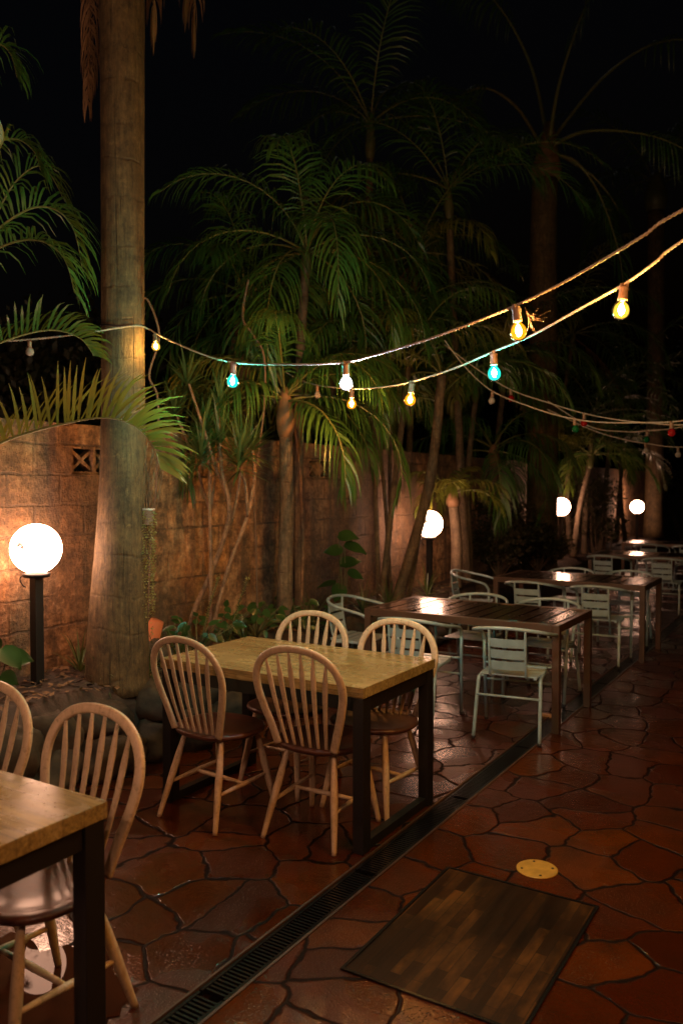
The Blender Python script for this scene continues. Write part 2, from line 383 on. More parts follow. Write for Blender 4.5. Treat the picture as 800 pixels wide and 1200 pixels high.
def mat_parquet():
    t = NT('worn_parquet'); o = t.coord()
    sp = t.n('SeparateXYZ', {0: o})
    v = t.n('CombineXYZ', {0: sp.outputs[1], 1: sp.outputs[0], 2: 0.0}).outputs[0]
    br = t.n('TexBrick', {'Vector': v, 'Color1': (.05,.05,.05), 'Color2': (.95,.95,.95), 'Mortar': (.2,.2,.2), 'Scale': 1.0, 'Mortar Size': .0012, 'Brick Width': .27, 'Row Height': .043, 'Bias': 0.0}, offset=.37, offset_frequency=2)
    pv = t.n('SeparateColor', {0: br.outputs['Color']}).outputs[0]
    d = t.noise(t.n('Mapping', {'Vector': o, 'Scale': (1.6, .7, 1)}).outputs[0], 2.6, 6, .65)
    d2 = t.math('ADD', t.math('MULTIPLY', d, 1.0), t.math('MULTIPLY', pv, .24))
    st = t.noise(t.n('Mapping', {'Vector': o, 'Scale': (30, 2.4, 30)}).outputs[0], 1.6, 5, .6)
    b = t.ramp(d2, [(.44, (.007, .003, .0012)), (.64, (.026, .0105, .0028)), (.82, (.12, .050, .011))])
    b = t.mix(t.ramp(st, [(.4, 0.0), (.75, .7)]), b, (.03, .015, .008))
    b = t.mix(t.math('MULTIPLY', br.outputs['Fac'], .8), b, (.012, .008, .005))
    return t.done(t.bsdf(Base_Color=b, Specular_IOR_Level=.08, Roughness=t.n('MapRange', {'Value': d, 'To Min': .35, 'To Max': .6}).outputs[0], Normal=t.bump(st, .2, .002)))
M['parquet'] = mat_parquet()

# ------------------------------------------------------------------ ground, paving, drain
b = MB(); b.quad((-250,-250,-.12),(250,-250,-.12),(250,250,-.12),(-250,250,-.12)); tag(b.build('ground', M['soil']), kind='structure')
DX0, DX1 = -1.79, -1.67                     # the drain's two edges
b = MB(); b.quad((-3.95,-4,0),(DX0-.012,-4,0),(DX0-.012,26,0),(-3.95,26,0)); tag(b.build('paving', M['floor_a']), kind='structure')
b = MB(); b.quad((DX1+.012,-4,0),(9,-4,0),(9,26,0),(DX1+.012,26,0)); tag(b.build('walkway', M['floor_b']), kind='structure')
dr = thing('drain_channel', (-1.73, 10, 0), 'long narrow black grated drain running straight through the red paving', 'drain')
b = MB(); b.box((-1.73, 10, -.075), (DX1-DX0-.004, 28, .03)); b.build('channel_bed', M['channel'], dr)
for x in (DX0-.006, DX1+.006):
    b = MB(); b.box((x, 10, -.029), (.010, 28, .066)); b.build('edge_strip', M['concrete'], dr)
y = -4.0
while y < 24:
    b = MB()
    for xx in (DX0+.010, DX1-.010): b.box((xx, y+.498, -.010), (.014, .992, .018))
    n = 50 if y < 6 else 34
    for k in range(n):
        yy = y + .012 + (k + .5) * .972 / n
        b.box((-1.73, yy, -.011), (DX1-DX0-.034, .972/n*.5, .016))
    b.build('grate', M['grate'], dr); y += 1.0

def irregular(cx, cy, rx, ry, z, n=40, seed=0, wob=.3):
    vs = []
    for k in range(n):
        a = 2 * math.pi * k / n
        q = 1 + wob * mnoise.noise(Vector((math.cos(a) * 1.6, math.sin(a) * 1.6, seed)))
        q += wob * .4 * mnoise.noise(Vector((math.cos(a) * 5, math.sin(a) * 5, seed + 9)))
        vs.append((cx + rx * q * math.cos(a), cy + ry * q * math.sin(a), z))
    return vs
g = P(50, 1172, EYE * FPX / 600.0)
b = MB(); vs = irregular(g.x - .08, g.y - .05, .36, .30, .003, 48, 3.1, .5); b.add(vs, [tuple(range(len(vs)))], 0, False)
tag(b.build('puddle', M['puddle']), kind='structure')

# recessed timber hatch and brass cover in the walkway
c0, c1, c2 = Vector((-1.445, 2.36, 0)), Vector((-1.445, 3.23, 0)), Vector((-.825, 3.27, 0))
hx0, hx1, hy0, hy1 = -1.448, -.800, 2.335, 3.222
hp = thing('floor_hatch', ((hx0+hx1)/2, (hy0+hy1)/2, 0), 'dark worn parquet hatch in a black metal rim set flush in the paving', 'hatch')
b = MB(); b.box(((hx0+hx1)/2, (hy0+hy1)/2, .0035), (hx1-hx0-.030, hy1-hy0-.030, .005)); b.build('parquet_panel', M['parquet'], hp)
b = MB()
for x in (hx0+.006, hx1-.006): b.box((x, (hy0+hy1)/2, .004), (.012, hy1-hy0, .007))
for yy in (hy0+.006, hy1-.006): b.box(((hx0+hx1)/2, yy, .004), (hx1-hx0-.0245, .012, .007))
b.build('rim', M['grate'], hp)
bp = P(632, 1025, EYE * FPX / 453.0)
bc = thing('round_cover', (bp.x, bp.y, 0), 'round brass coloured screwed cover set in the paving beside the timber hatch', 'cover')
b = MB(); b.lathe([(.001,.001),(.088,.001),(.0885,.004),(.085,.0062),(.078,.0058),(.001,.0058)], 48, (bp.x, bp.y, 0)); b.build('disc', M['brass'], bc)
for k in range(4):
    a = R(30 + 90 * k); b = MB(); b.lathe([(.001,.006),(.006,.006),(.005,.0085),(.001,.0088)], 10, (bp.x + .066*math.cos(a), bp.y + .066*math.sin(a), 0)); b.build('screw', M['screw'], bc)
wp = P(641, 841, EYE * FPX / 269.0)
b = MB(); b.box((wp.x, wp.y, .0), (.085, .04, .03)); 
wd = b.build('timber_offcut', M['chair_wood'], origin=(wp.x, wp.y, .016), bevel=.003); tag(wd, 'small pale timber offcut lying on the floor under the slatted table by the drain', 'timber offcut')

# ------------------------------------------------------------------ garden bed, wall
WX, BED = -4.40, .46
def edge(y):
    u = max(0, min(1, (y - 4.5) / .7)); return lerp(-3.66, -3.84, u*u*(3-2*u))
b = MB(); NX, NY = 8, 150
vs = []
for j in range(NY + 1):
    yy = -3 + 27 * j / NY
    for i in range(NX + 1):
        xx = lerp(edge(yy), WX + .01, i / NX)
        z = BED + .05 * mnoise.noise(Vector((xx * 2, yy * 2, 0))) - (0.10 if i == 0 else 0)
        if i == 0: xx += .04 * mnoise.noise(Vector((yy * 2, 3, 1)))
        vs.append((xx, yy, z))
b.add(vs, [(j*(NX+1)+i, j*(NX+1)+i+1, (j+1)*(NX+1)+i+1, (j+1)*(NX+1)+i) for j in range(NY) for i in range(NX)])
vs = []
for j in range(NY + 1):
    yy = -3 + 27 * j / NY
    xx = edge(yy) + .04 * mnoise.noise(Vector((yy * 2, 3, 1)))
    vs += [(xx + .05, yy, -.01), (xx, yy, BED + .05 * mnoise.noise(Vector((edge(yy) * 2, yy * 2, 0))) - .10)]
b.add(vs, [(2*j, 2*j+1, 2*j+3, 2*j+2) for j in range(NY)])
tag(b.build('garden_bed', M['soil']), kind='structure')

wall = thing('block_wall', (WX, 9, 0), 'long stained concrete block wall behind the palms and lamps', 'wall')
V = [(3.90, 1.74), (6.73, 1.74)]
b = MB(); x = WX - .095
Y0, Y1 = -4.0, 25.0
b.box((x, (Y0+Y1)/2, .87), (.19, Y1-Y0, 1.74)); b.box((x, (Y0+Y1)/2, 2.01), (.19, Y1-Y0, .14))
ys = [Y0]
for (vy, vz) in V: ys += [vy - .2, vy + .2]
ys.append(Y1)
for i in range(0, len(ys), 2): b.box((x, (ys[i]+ys[i+1])/2, 1.84), (.19, ys[i+1]-ys[i], .20))
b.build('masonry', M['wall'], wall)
for (vy, vz) in V:
    b = MB()
    for k in (-1, 0, 1): b.box((WX - .05, vy + k * .19, 1.84), (.08, .024, .196))
    for kz in (1.752, 1.928):
        for s in (-1, 1): b.box((WX - .052, vy + s * .095, kz), (.08, .164, .02))
    for s in (-1, 1):
        for a in (38, -38):
            b.box((WX - .06 - (.001 if a > 0 else 0), vy + s * .095, 1.84), (.06, .20, .022), Matrix.Rotation(R(a), 3, 'X'))
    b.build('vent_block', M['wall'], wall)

def rock(loc, s, seed):
    b = MB(); n, m = 36, 22; vs = []
    rnd = random.Random(seed); planes = []
    for k in range(9):                       # broken faces of the stone
        d = Vector((rnd.gauss(0,1), rnd.gauss(0,1), rnd.gauss(0,1))).normalized(); planes.append((d, rnd.uniform(.62, .88)))
    for j in range(m + 1):
        th = math.pi * j / m
        for i in range(n):
            ph = 2 * math.pi * i / n
            d = Vector((math.sin(th)*math.cos(ph), math.sin(th)*math.sin(ph), math.cos(th)))
            k = 1.0
            for pd, h in planes:
                c = d.dot(pd)
                if c > .05: k = min(k, h / c)
            k *= 1 + .16 * mnoise.noise(d * 2.2 + Vector((seed, 0, 0))) + .07 * mnoise.noise(d * 7 + Vector((0, seed, 0)))
            vs.append(Vector((d.x*s[0]*k, d.y*s[1]*k, d.z*s[2]*k)))
    b.add(vs, [(j*n+i, (j+1)*n+i, (j+1)*n+(i+1) % n, j*n+(i+1) % n) for j in range(m) for i in range(n)])
    o = b.build('rock', M['rock']); o.location = loc; o.rotation_euler = (random.uniform(-.2, .2), random.uniform(-.2, .2), random.uniform(-.3, .3)); return o
yy = .9; k = 0
while yy < 9.5:
    L = random.uniform(.14, .26)
    yy += L
    for lay in (0, 1):
        o = rock((edge(yy) + .08 - .09 * lay + random.uniform(-.03, .03), yy + random.uniform(-.06, .06) + .12 * lay, .09 + .20 * lay + random.uniform(-.02, .03)), (random.uniform(.15, .19), L * random.uniform(.95, 1.2), random.uniform(.13, .19)), k * 3.7 + 1)
        k += 1
        tag(o, 'rough mossy sandstone rock edging the raised garden bed', 'rock', 'rocks edging the garden bed')
    yy += L * .85
# leaf litter on the bed
b = MB()
for i in range(2600):
    yy = 1.0 + 9 * random.random() ** 1.5; xx = random.uniform(-4.36, edge(yy) - .04)
    z = BED + .05 * mnoise.noise(Vector((xx*2, yy*2, 0))) + .012
    a = random.uniform(0, 6.28); l = random.uniform(.012, .04); w = l * .4
    d = Vector((math.cos(a), math.sin(a), random.uniform(-.4, .4))); q = Vector((-math.sin(a), math.cos(a), random.uniform(-.4, .4)))
    c = Vector((xx, yy, z)); b.add([c - d*l, c + q*w, c + d*l, c - q*w], [(0,1,2,3)], random.choice((0,0,1)), False)
tag(b.build('leaf_litter', [M['dead_leaf'], M['soil']]), 'brown fallen leaves scattered over the dark mulch of the bed', 'leaf litter', kind='stuff')

# ------------------------------------------------------------------ palms
def frond(b, pts, ll=.4, n=34, lw=.016, droop=.6, spread=48, start=.16, vee=.25, r0=.012, seed=0, tipl=.35, lm=0, rm=1):
    rnd = random.Random(seed); pts = [Vector(p) for p in pts]; L = len(pts)
    b.tube(pts, [lerp(r0, .002, (i/(L-1)) ** .8) for i in range(L)], 5, True, rm)
    def at(t):
        f = t * (L - 1); i = min(int(f), L - 2); return pts[i].lerp(pts[i+1], f - i), (pts[min(i+2, L-1)] - pts[max(i-1, 0)]).normalized()
    for k in range(n):
        t = start + (1 - start) * (k + .5) / n
        for sd in (-1, 1):
            if rnd.random() < .05: continue
            tt = min(.999, t + rnd.uniform(-.010, .010))
            p, T = at(tt)
            S = T.cross(Vector((0,0,1)))
            if S.length < .05: S = Vector((1,0,0))
            S.normalize(); N = S.cross(T).normalized()
            u = (tt - start) / (1 - start)
            prof = (.45 + .55 * min(1, u / .25)) * (1 if u < .55 else lerp(1, tipl, (u - .55) / .45))
            l = ll * prof * (rnd.uniform(.86, 1.08) if rnd.random() > .06 else rnd.uniform(.4, .7))
            a = R(lerp(spread * .45, spread + 24, u) + rnd.uniform(-6, 6))
            d = (S * sd * math.cos(a) + T * math.sin(a) + N * (vee + rnd.uniform(-.12, .12))).normalized()
            segs = 4; q = p.copy(); rows = []
            W = (T - d * T.dot(d)).normalized()
            W = (W + N * rnd.uniform(-.25, .55)).normalized()
            for s_ in range(segs + 1):
                w = lw * (.55, 1.0, .95, .6, .06)[s_]
                rows.append((q - W * w * .5, q + W * w * .5))
                d = (d + Vector((0,0,-1)) * droop * .30 * (s_ + .6) * (1.0 + .3 * rnd.random())).normalized() if droop else d
                q = q + d * (l / segs)
            vs = [v for r_ in rows for v in r_]
            b.add(vs, [(2*i, 2*i+1, 2*i+3, 2*i+2) for i in range(segs)], lm, True)
def arc(base, az, el, length, bend, n=12, yawc=0.0):
    pts = [Vector(base)]; e = R(el); z = R(az)
    for i in range(n):
        u = (i + .5) / n
        ee = e - R(bend) * u ** 1.25; zz = z + R(yawc) * u
        pts.append(pts[-1] + Vector((math.cos(ee)*math.cos(zz), math.cos(ee)*math.sin(zz), math.sin(ee))) * (length / n))
    return pts
def trunkpart(root, pts, rs, mat, name='trunk', n=14, parent=None):
    b = MB(); b.tube(pts, rs, n); return b.build(name, mat, parent or root, origin=root['_w'])
def palm(label, base, stem, r0, r1, nf=9, fl=1.4, ll=.42, el=(25, 70), bend=(80, 120), seed=1, droop=.7, leaf='palm_leaf', mat='cane', shaft='greenshaft', shaftlen=.35, nl=30, lw=.016, az0=None, group=None, azr=None, dead=0):
    rnd = random.Random(seed); root = thing('palm_tree', base, label, 'palm', group)
    pts = smoothpath([base] + list(stem), 10); L = len(pts)
    trunkpart(root, pts, [lerp(r0, r1, (i/(L-1)) ** .6) * (1 + (.12 * max(0, 1 - i/(L*.12)))) for i in range(L)], M[mat])
    top = pts[-1]; dirn = (pts[-1] - pts[-4]).normalized()
    if shaft:
        sp = [top - dirn*.02 + dirn * shaftlen * k / 6 for k in range(7)]
        trunkpart(root, sp, [r1*1.02, r1*1.35, r1*1.45, r1*1.3, r1*1.1, r1*.85, r1*.5], M[shaft], 'crown_shaft')
        top = sp[-2]
    az0 = rnd.uniform(0, 360) if az0 is None else az0
    for k in range(nf):
        az = az0 + 360 * k / nf + rnd.uniform(-16, 16)
        if azr: az = lerp(azr[0], azr[1], (k + rnd.random()*.6) / nf)
        u = k % 3 / 2
        e = lerp(el[0], el[1], u) + rnd.uniform(-8, 8)
        pts_f = arc(top - dirn * r1 * rnd.random(), az, e, fl * rnd.uniform(.85, 1.1), rnd.uniform(*bend), 12, rnd.uniform(-18, 18))
        bb = MB(); frond(bb, pts_f, ll, nl, lw, droop, seed=seed*100+k)
        lf = leaf if isinstance(leaf, str) else rnd.choice(leaf)
        bb.build('frond', [M[lf], M['rachis']], root)
    for k in range(dead):
        pts_f = arc(top - dirn * .1, rnd.uniform(0, 360), -35, fl * .7, 50, 10)
        bb = MB(); frond(bb, pts_f, ll * .8, 24, lw * .8, 1.2, seed=seed*77+k); bb.build('dead_frond', [M['dead_leaf'], M['dead_rachis']], root)
    return root

# big palm beside the front lamp: smooth ringed trunk, dead fronds hanging from a crown above the frame
B1 = onx(136, 800, -3.86); B1.z = .40
big = thing('palm_tree', B1, 'tall thick ringed palm trunk rising beside the front globe lamp with dead fronds hanging', 'palm')
pts = []; rs = []
xpix = [(800,136,37),(760,137,36),(700,139,33),(640,142,30),(560,145,27),(480,145.5,25),(380,146,24.5),(200,147,24.5),(0,148,25.5),(-160,149,25)]
D1 = 5.08
for (yy, xx, hw) in xpix:
    p = P(xx, yy, D1); pts.append(p); rs.append(hw / FPX * D1)
sp = smoothpath([Vector((p.x, p.y, p.z)) for p in pts], 8)
rr = [rs[min(i // 8, len(rs)-1)] + (rs[min(i // 8 + 1, len(rs)-1)] - rs[min(i // 8, len(rs)-1)]) * (i % 8) / 8 for i in range(len(sp))]
rr = [r * (1 + .012 * mnoise.noise(Vector((i * .7, 0, 0))) ) for i, r in enumerate(rr)]
trunkpart(big, [sp[0] - Vector((0,0,.06))] + sp, [rr[0] * 1.05] + rr, M['trunk'], n=28)
topb = sp[-1]
bb = MB(); bb.tube([topb - Vector((0,0,.02)), topb + Vector((0,0,.3)), topb + Vector((0,0,.8)), topb + Vector((0,0,1.1))], [.14, .16, .12, .05], 16); bb.build('crown_shaft', M['greenshaft'], big)
for k in range(8):
    bb = MB(); frond(bb, arc(topb + Vector((0,0,.95)), 45 * k + 10, 62, 2.3, 70, 14), .6, 34, .022, .6, seed=900+k); bb.build('frond', [M['palm_leaf'], M['rachis']], big)
def hanging(px, ytip, w, D, seed):
    p0 = P(px + w * .3, -170, D); p1 = P(px, ytip, D)
    pts = smoothpath([topb + Vector((0, 0, .05)), P(px + w * .1, -190, D), P(px + 4, (ytip - 100) * .4 - 20, D), p1], 7)
    bb = MB(); frond(bb, pts, .27, 64, .013, 2.0, 25, .30, 0.0, .012, seed, .5)
    bb.build('dead_frond', [M['dead_leaf'], M['dead_rachis']], big)
hanging(107, 128, -20, 5.1, 11); hanging(112, 100, -24, 5.18, 14); hanging(182, 48, 20, 5.3, 12); hanging(229, 52, 26, 5.25, 13); hanging(219, 20, 22, 5.2, 15)
# dark wire wound round the trunk
# palm whose fronds reach in from the left edge
LB = onx(-70, 800, -4.05); LB.z = BED
lp = thing('palm_tree', LB, 'feathery palm leaning in from the left edge with one bright frond over the lamp', 'palm')
LD = LB.y * cy_ - LB.x * sy_
for (xx, yy, dx) in ((-66, 500, 0), (-95, 330, 0), (-50, 420, .1)):
    q = P(xx, yy, LD + dx); trunkpart(lp, smoothpath([LB + Vector((dx*.5, dx*.5, -.05)), LB.lerp(q, .5) + Vector((.02, .03, 0)), q], 8), .032, M['cane'])
LF = [  # rachis as (px, py, depth)
 ([(-66,560,4.7),(-30,535,4.65),(20,512,4.6),(80,496,4.55),(125,490,4.5),(158,499,4.45),(180,522,4.4),(188,548,4.4)], .38, 46, .020, .22, 'palm_leaf_warm', 55),
 ([(-95,470,4.8),(-40,425,4.75),(10,400,4.7),(60,388,4.7),(95,397,4.7),(112,418,4.7)], .26, 34, .016, .35, 'palm_leaf', 50),
 ([(-90,360,4.9),(-30,300,4.85),(20,258,4.8),(58,246,4.8),(88,268,4.8),(100,322,4.8)], .40, 36, .015, .55, 'palm_leaf', 40),
 ([(-90,350,4.7),(-40,320,4.7),(10,290,4.65),(50,285,4.6),(78,305,4.6),(90,345,4.6)], .34, 32, .016, .6, 'palm_leaf', 40),
 ([(-90,340,4.8),(-50,230,4.9),(-10,180,4.9),(22,168,4.9),(44,182,4.9),(52,204,4.9)], .30, 30, .016, .6, 'palm_leaf', 40),
 ([(-90,330,5.0),(-60,180,5.1),(-25,95,5.1),(0,62,5.1),(18,70,5.1),(26,98,5.1)], .34, 30, .016, .7, 'palm_leaf', 40),
 ([(-80,420,5.2),(-40,330,5.3),(0,255,5.3),(25,215,5.3),(55,200,5.3),(80,240,5.3)], .36, 30, .015, .6, 'palm_leaf', 40),
 ([(-95,400,4.6),(-50,330,4.5),(-15,235,4.5),(0,190,4.5),(10,170,4.5)], .36, 28, .018, .4, 'palm_leaf_warm', 40),
]
for i, (pp, ll, n, lw, dp, mt, spd) in enumerate(LF):
    bb = MB(); frond(bb, smoothpath([P(*p) for p in pp], 5), ll, n, lw, dp, spd, .12, (1.5, 1.3, .5, .5, .5, .5, .4, .5)[i], .011, 300+i, .45); bb.build('frond', [M[mt], M['rachis']], lp)

def bedp(px, wx, py=700, z=BED):
    q = onx(px, py, wx); q.z = z; return q
def up(px, py, base):     # a point seen at that pixel at the depth of base
    D = base.y * cy_ - base.x * sy_; return P(px, py, D)
b3 = bedp(332, -4.03)
palm('bushy palm with drooping fronds and a dry brown sheath, right of the spiky stems', b3, [up(336, 600, b3), up(335, 510, b3)], .075, .055, 14, 1.45, .52, (10, 62), (90, 140), 5, 1.0, ['palm_leaf', 'palm_leaf', 'palm_leaf_warm'], 'cane', 'sheath', .42, 34, .018, 20)
b3b = bedp(352, -4.24)
palm('palm with broad arching fronds rising above the bushy palm', b3b, [up(350, 560, b3b), up(352, 420, b3b), up(358, 325, b3b)], .055, .04, 19, 1.7, .58, (-5, 66), (90, 145), 6, .75, ['palm_leaf'], 'cane', 'greenshaft', .3, 36, .017, 10)
b4 = bedp(548, -4.05)
palm('slim tall palm with a pale crown shaft, left of the thick dark palm', b4, [up(540, 560, b4), up(528, 330, b4), up(525, 262, b4)], .06, .042, 10, 2.2, .60, (20, 72), (75, 115), 8, .5, ['palm_leaf'], 'cane', 'greenshaft', .5, 36, .019, 0)
b7 = bedp(432, -5.1, z=0.0)
palm('very tall slender palm beyond the wall, topmost crown against the sky', b7, [up(430, 420, b7), up(433, 190, b7)], .06, .045, 10, 2.3, .62, (15, 70), (80, 120), 9, .55, ['palm_leaf'], 'cane', 'greenshaft', .55, 36, .019, 30)
# clumping cane palm in the middle, lit from behind by the second lamp
cb = bedp(470, -3.98)
cl = thing('palm_tree', cb, 'clump of leaning brown palm canes in front of the second globe lamp', 'palm')
CD = cb.y * cy_ - cb.x * sy_
rnd = random.Random(4)
for (xb, xm, xt, yt, dD, r) in ((444,440,437,440,.1,.030),(446,462,478,430,-.05,.036),(463,502,517,440,-.12,.060),(459,450,434,430,.2,.026),(478,500,512,470,.25,.030),(425,404,388,440,.3,.034),(455,457,455,420,.4,.03)):
    D = CD + dD; base = P(xb, 712, D); base.z = BED - .04
    tr = smoothpath([base, P(xm, 570, D), P(xt, yt, D)], 8)
    trunkpart(cl, tr, [lerp(r, r*.8, i/16) for i in range(17)], M['cane'], 'cane', 10)
    for k in range(6):
        bb = MB(); frond(bb, arc(tr[-1], rnd.uniform(0, 360), rnd.uniform(15, 80), rnd.uniform(1.2, 1.9), rnd.uniform(90, 135), 12), .50, 36, .017, .9, seed=rnd.randint(0, 9999)); bb.build('frond', [M[rnd.choice(['palm_leaf','palm_leaf','palm_leaf_warm'])], M['rachis']], cl)
# thick dark palm, centre right
b5 = bedp(634, -4.02)
d5 = b5.y * cy_ - b5.x * sy_
p5 = thing('palm_tree', b5, 'thick dark palm trunk right of the centre with long bare arching stalks', 'palm')
trunkpart(p5, smoothpath([b5 - Vector((0,0,.1)), P(635, 500, d5), P(634, 330, d5), P(635, 216, d5)], 10), [lerp(.245, .19, i/30) for i in range(31)], M['trunk'], n=22)
top5 = P(636, 214, d5)
bb = MB(); bb.tube([top5, P(637, 205, d5), P(638, 180, d5), P(640, 150, d5)], [.215, .235, .16, .07], 14); bb.build('crown_shaft', M['sheath'], p5)
for i, pp in enumerate(([(641,165),(650,110),(668,50),(692,-10),(720,-60)], [(645,175),(680,160),(730,160),(780,172),(830,205),(860,260)], [(642,185),(672,195),(700,235),(722,300),(728,350)], [(630,175),(600,130),(560,110),(520,135),(500,180)], [(636,160),(620,90),(590,30),(560,0),(520,0)], [(640,180),(690,210),(720,250),(690,240),(660,260)][:4], [(643,170),(700,100),(760,60),(820,60),(870,100)])):
    bb = MB(); frond(bb, smoothpath([P(x_, y_, d5 - .6 + .25 * i) for x_, y_ in pp], 5), .75, 38, .022, .9, 40, .45, .2, .035, 520+i); bb.build('frond', [M['palm_leaf'], M['rachis']], p5)
b6 = bedp(765, -3.95)
palm('dark tall palm trunk at the right edge of the planting beside the last lamp', b6, [up(766, 420, b6), up(764, 250, b6)], .22, .19, 9, 3.2, .8, (15, 65), (70, 110), 12, .6, ['palm_leaf'], 'trunk', 'greenshaft', .9, 34, .026, 15)
# low palms deeper in the bed
b9 = bedp(585, -4.0)
palm('low shaggy palm with drooping fronds, right of the second lamp', b9, [up(580, 600, b9), up(578, 545, b9)], .08, .06, 11, 1.6, .55, (5, 55), (80, 130), 15, 1.1, ['palm_leaf', 'palm_leaf'], 'cane', 'sheath', .3, 34, .018, 0)
b10 = bedp(534, -3.95)
palm('short banded palm with bright yellow green fronds, just right of the second lamp', b10, [up(535, 640, b10), up(531, 592, b10)], .075, .06, 8, .75, .34, (25, 75), (70, 120), 16, .7, ['palm_leaf_warm'], 'cane', 'sheath', .2, 22, .018, 0)
b11 = bedp(552, -4.15)
palm('medium cane palm standing behind the short banded palm', b11, [up(548, 560, b11), up(556, 470, b11)], .045, .035, 8, 1.5, .5, (25, 72), (70, 110), 17, .6, ['palm_leaf'], 'cane', 'greenshaft', .35, 30, .017, 40)
for i, (px_, wx_, t_, fl_, lab) in enumerate(((684,-4.0,(694,500),1.9,'slender palm with stiff fronds and orange lit stem, right of third lamp'),(668,-4.2,(664,545),1.3,'small pale stemmed palm right beside the third globe lamp'),(672,-3.95,(690,548),1.2,'short thin palm leaning right beside the third globe lamp'),(706,-4.1,(716,500),1.8,'palm between the third and fourth globe lamps'),(733,-4.0,(726,540),1.5,'thin stemmed palm just left of the fourth globe lamp'),(722,-4.25,(736,470),2.2,'tall faint palm behind the fourth globe lamp'))):
    bq = bedp(px_, wx_, 660)
    palm(lab, bq, [up((px_+t_[0])/2 - 2, (640+t_[1])/2, bq), up(t_[0], t_[1], bq)], .055, .04, 9, fl_, .5, (15, 75), (60, 115), 30+i, .5, ['palm_leaf','palm_leaf_warm'] if i in (1,2) else ['palm_leaf'], 'cane', 'greenshaft', .3, 26, .022, 13*i)

for i, (px_, wx_, cx_, cyy, fl_, lab) in enumerate(((292,-5.2,288,372,1.5,'leafy palm beyond the wall above the spiky heads'),(415,-5.3,424,352,1.7,'full palm beyond the wall right of the white bulb'),(470,-4.9,486,320,1.9,'full palm beyond the wall above the cane clump'),(565,-4.8,590,440,1.9,'dark full palm beyond the wall below the right teal bulb'),(620,-5.0,668,405,2.4,'dark full palm beyond the wall right of the thick dark palm'))):
    bq = onx(px_, 700, wx_); bq.z = 0
    palm(lab, bq, [up((px_+cx_)/2, 560, bq), up(cx_, cyy, bq)], .05, .04, 13, fl_, .55, (-5, 68), (80, 130), 130+i, .8, ['palm_leaf','palm_leaf','palm_leaf_warm'], 'cane', 'greenshaft', .3, 36, .019, 25*i, None, None, 2)

# ------------------------------------------------------------------ spiky dracaena with bare branching stems
db = onx(238, 745, -4.03); db.z = BED
dD = db.y * cy_ - db.x * sy_
dra = thing('dracaena', db, 'spiky rosette heads on bare branching reddish stems left of the bushy palm', 'dracaena')
def D2(px, py, d=0): return P(px, py, dD + d)
stems = [([(218,770),(225,722),(248,670),(264,625),(269,592),(261,556),(258,520)], .022), ([(266,625),(274,600),(280,570),(284,530)], .016),
 ([(246,745),(267,667),(290,605),(298,560),(296,528)], .018), ([(246,745),(247,654),(246,600),(246,545),(240,510)], .017),
 ([(269,592),(262,570),(252,545),(241,508),(222,450)], .014), ([(290,605),(288,570),(280,545)], .013)]
for i, (pp, r) in enumerate(stems):
    q = smoothpath([D2(x_, y_, .08 * math.sin(i * 2 + j)) for j, (x_, y_) in enumerate(pp)], 6)
    trunkpart(dra, q, [lerp(r, r * .65, k/(len(q)-1)) for k in range(len(q))], M['bark'], 'stem', 9)
def rosette(b, c, n, l, w, seed, droop=.35, updir=Vector((0,0,1)), mi=0, emin=-.35):
    rnd = random.Random(seed)
    for k in range(n):
        az = k * 2.39996 + rnd.uniform(-.2, .2); e = lerp(1.35, emin, (k / n) ** .8) + rnd.uniform(-.15, .15)
        d = Vector((math.cos(e)*math.cos(az), math.cos(e)*math.sin(az), math.sin(e)))
        S = d.cross(Vector((0,0,1))); S = S.normalized() if S.length > .01 else Vector((1,0,0))
        q = c.copy() - Vector((0,0,1)) * (.08 * k / n); ln = l * rnd.uniform(.75, 1.1); vs = []
        for s_ in range(5):
            ww = w * (.7, 1, .85, .5, .04)[s_]; vs += [q - S*ww*.5, q + S*ww*.5]
            q = q + d * ln / 4; d = (d + Vector((0,0,-1)) * droop * .28 * (s_ + .4)).normalized()
        b.add(vs, [(2*i, 2*i+1, 2*i+3, 2*i+2) for i in range(4)], mi)
for i, (x_, y_, l, d) in enumerate(((258,515,.34,0),(284,524,.36,-.1),(296,522,.30,.15),(240,503,.34,.1),(220,446,.30,.05),(258,470,.30,.2),(280,540,.30,-.15),(236,530,.30,-.1),(205,480,.26,.25))):
    bb = MB(); rosette(bb, D2(x_, y_, d), 46, l, .020, 60+i); bb.build('leaf_head', M['strap_leaf'], dra)
trunkpart(dra, smoothpath([D2(247,600,.2), D2(256,530,.2), D2(258,475,.2)], 6), .010, M['bark'], 'stem', 7)
trunkpart(dra, smoothpath([D2(246,600,.25), D2(228,540,.25), D2(207,485,.25)], 6), .010, M['bark'], 'stem', 7)
# dry vine looping from the fronds
vb = onx(300, 560, -4.1)
vD = vb.y * cy_ - vb.x * sy_
b = MB(); q = smoothpath([P(*a, vD - e) for a, e in (((302,740),0),((300,640),.05),((299,560),.05),((309,485),.05),((310,420),.1),((296,392),.15),((285,372),.2),((292,330),.25))], 7)
b.tube(q, .009, 7); vo = b.build('vine', M['twig'], origin=vb); tag(vo, 'thin dry brown vine hanging in front of the wall by the spiky heads', 'vine')
b = MB(); q = smoothpath([P(*a, 5.7) for a in ((172,760),(176,650),(184,560),(186,470),(176,440),(188,395),(176,355),(166,352))], 7)
b.tube(q, .008, 7); vo = b.build('vine', M['twig'], origin=q[0]); tag(vo, 'crooked dry vine climbing just right of the thick palm trunk', 'vine')
b = MB(); q = smoothpath([P(*a, 7.4) for a in ((352,745),(355,640),(352,560),(346,500),(348,470))], 7)
b.tube(q, .016, 7); vo = b.build('vine', M['bark'], origin=q[0]); tag(vo, 'smooth upright stem close behind the bushy palm trunk', 'vine')

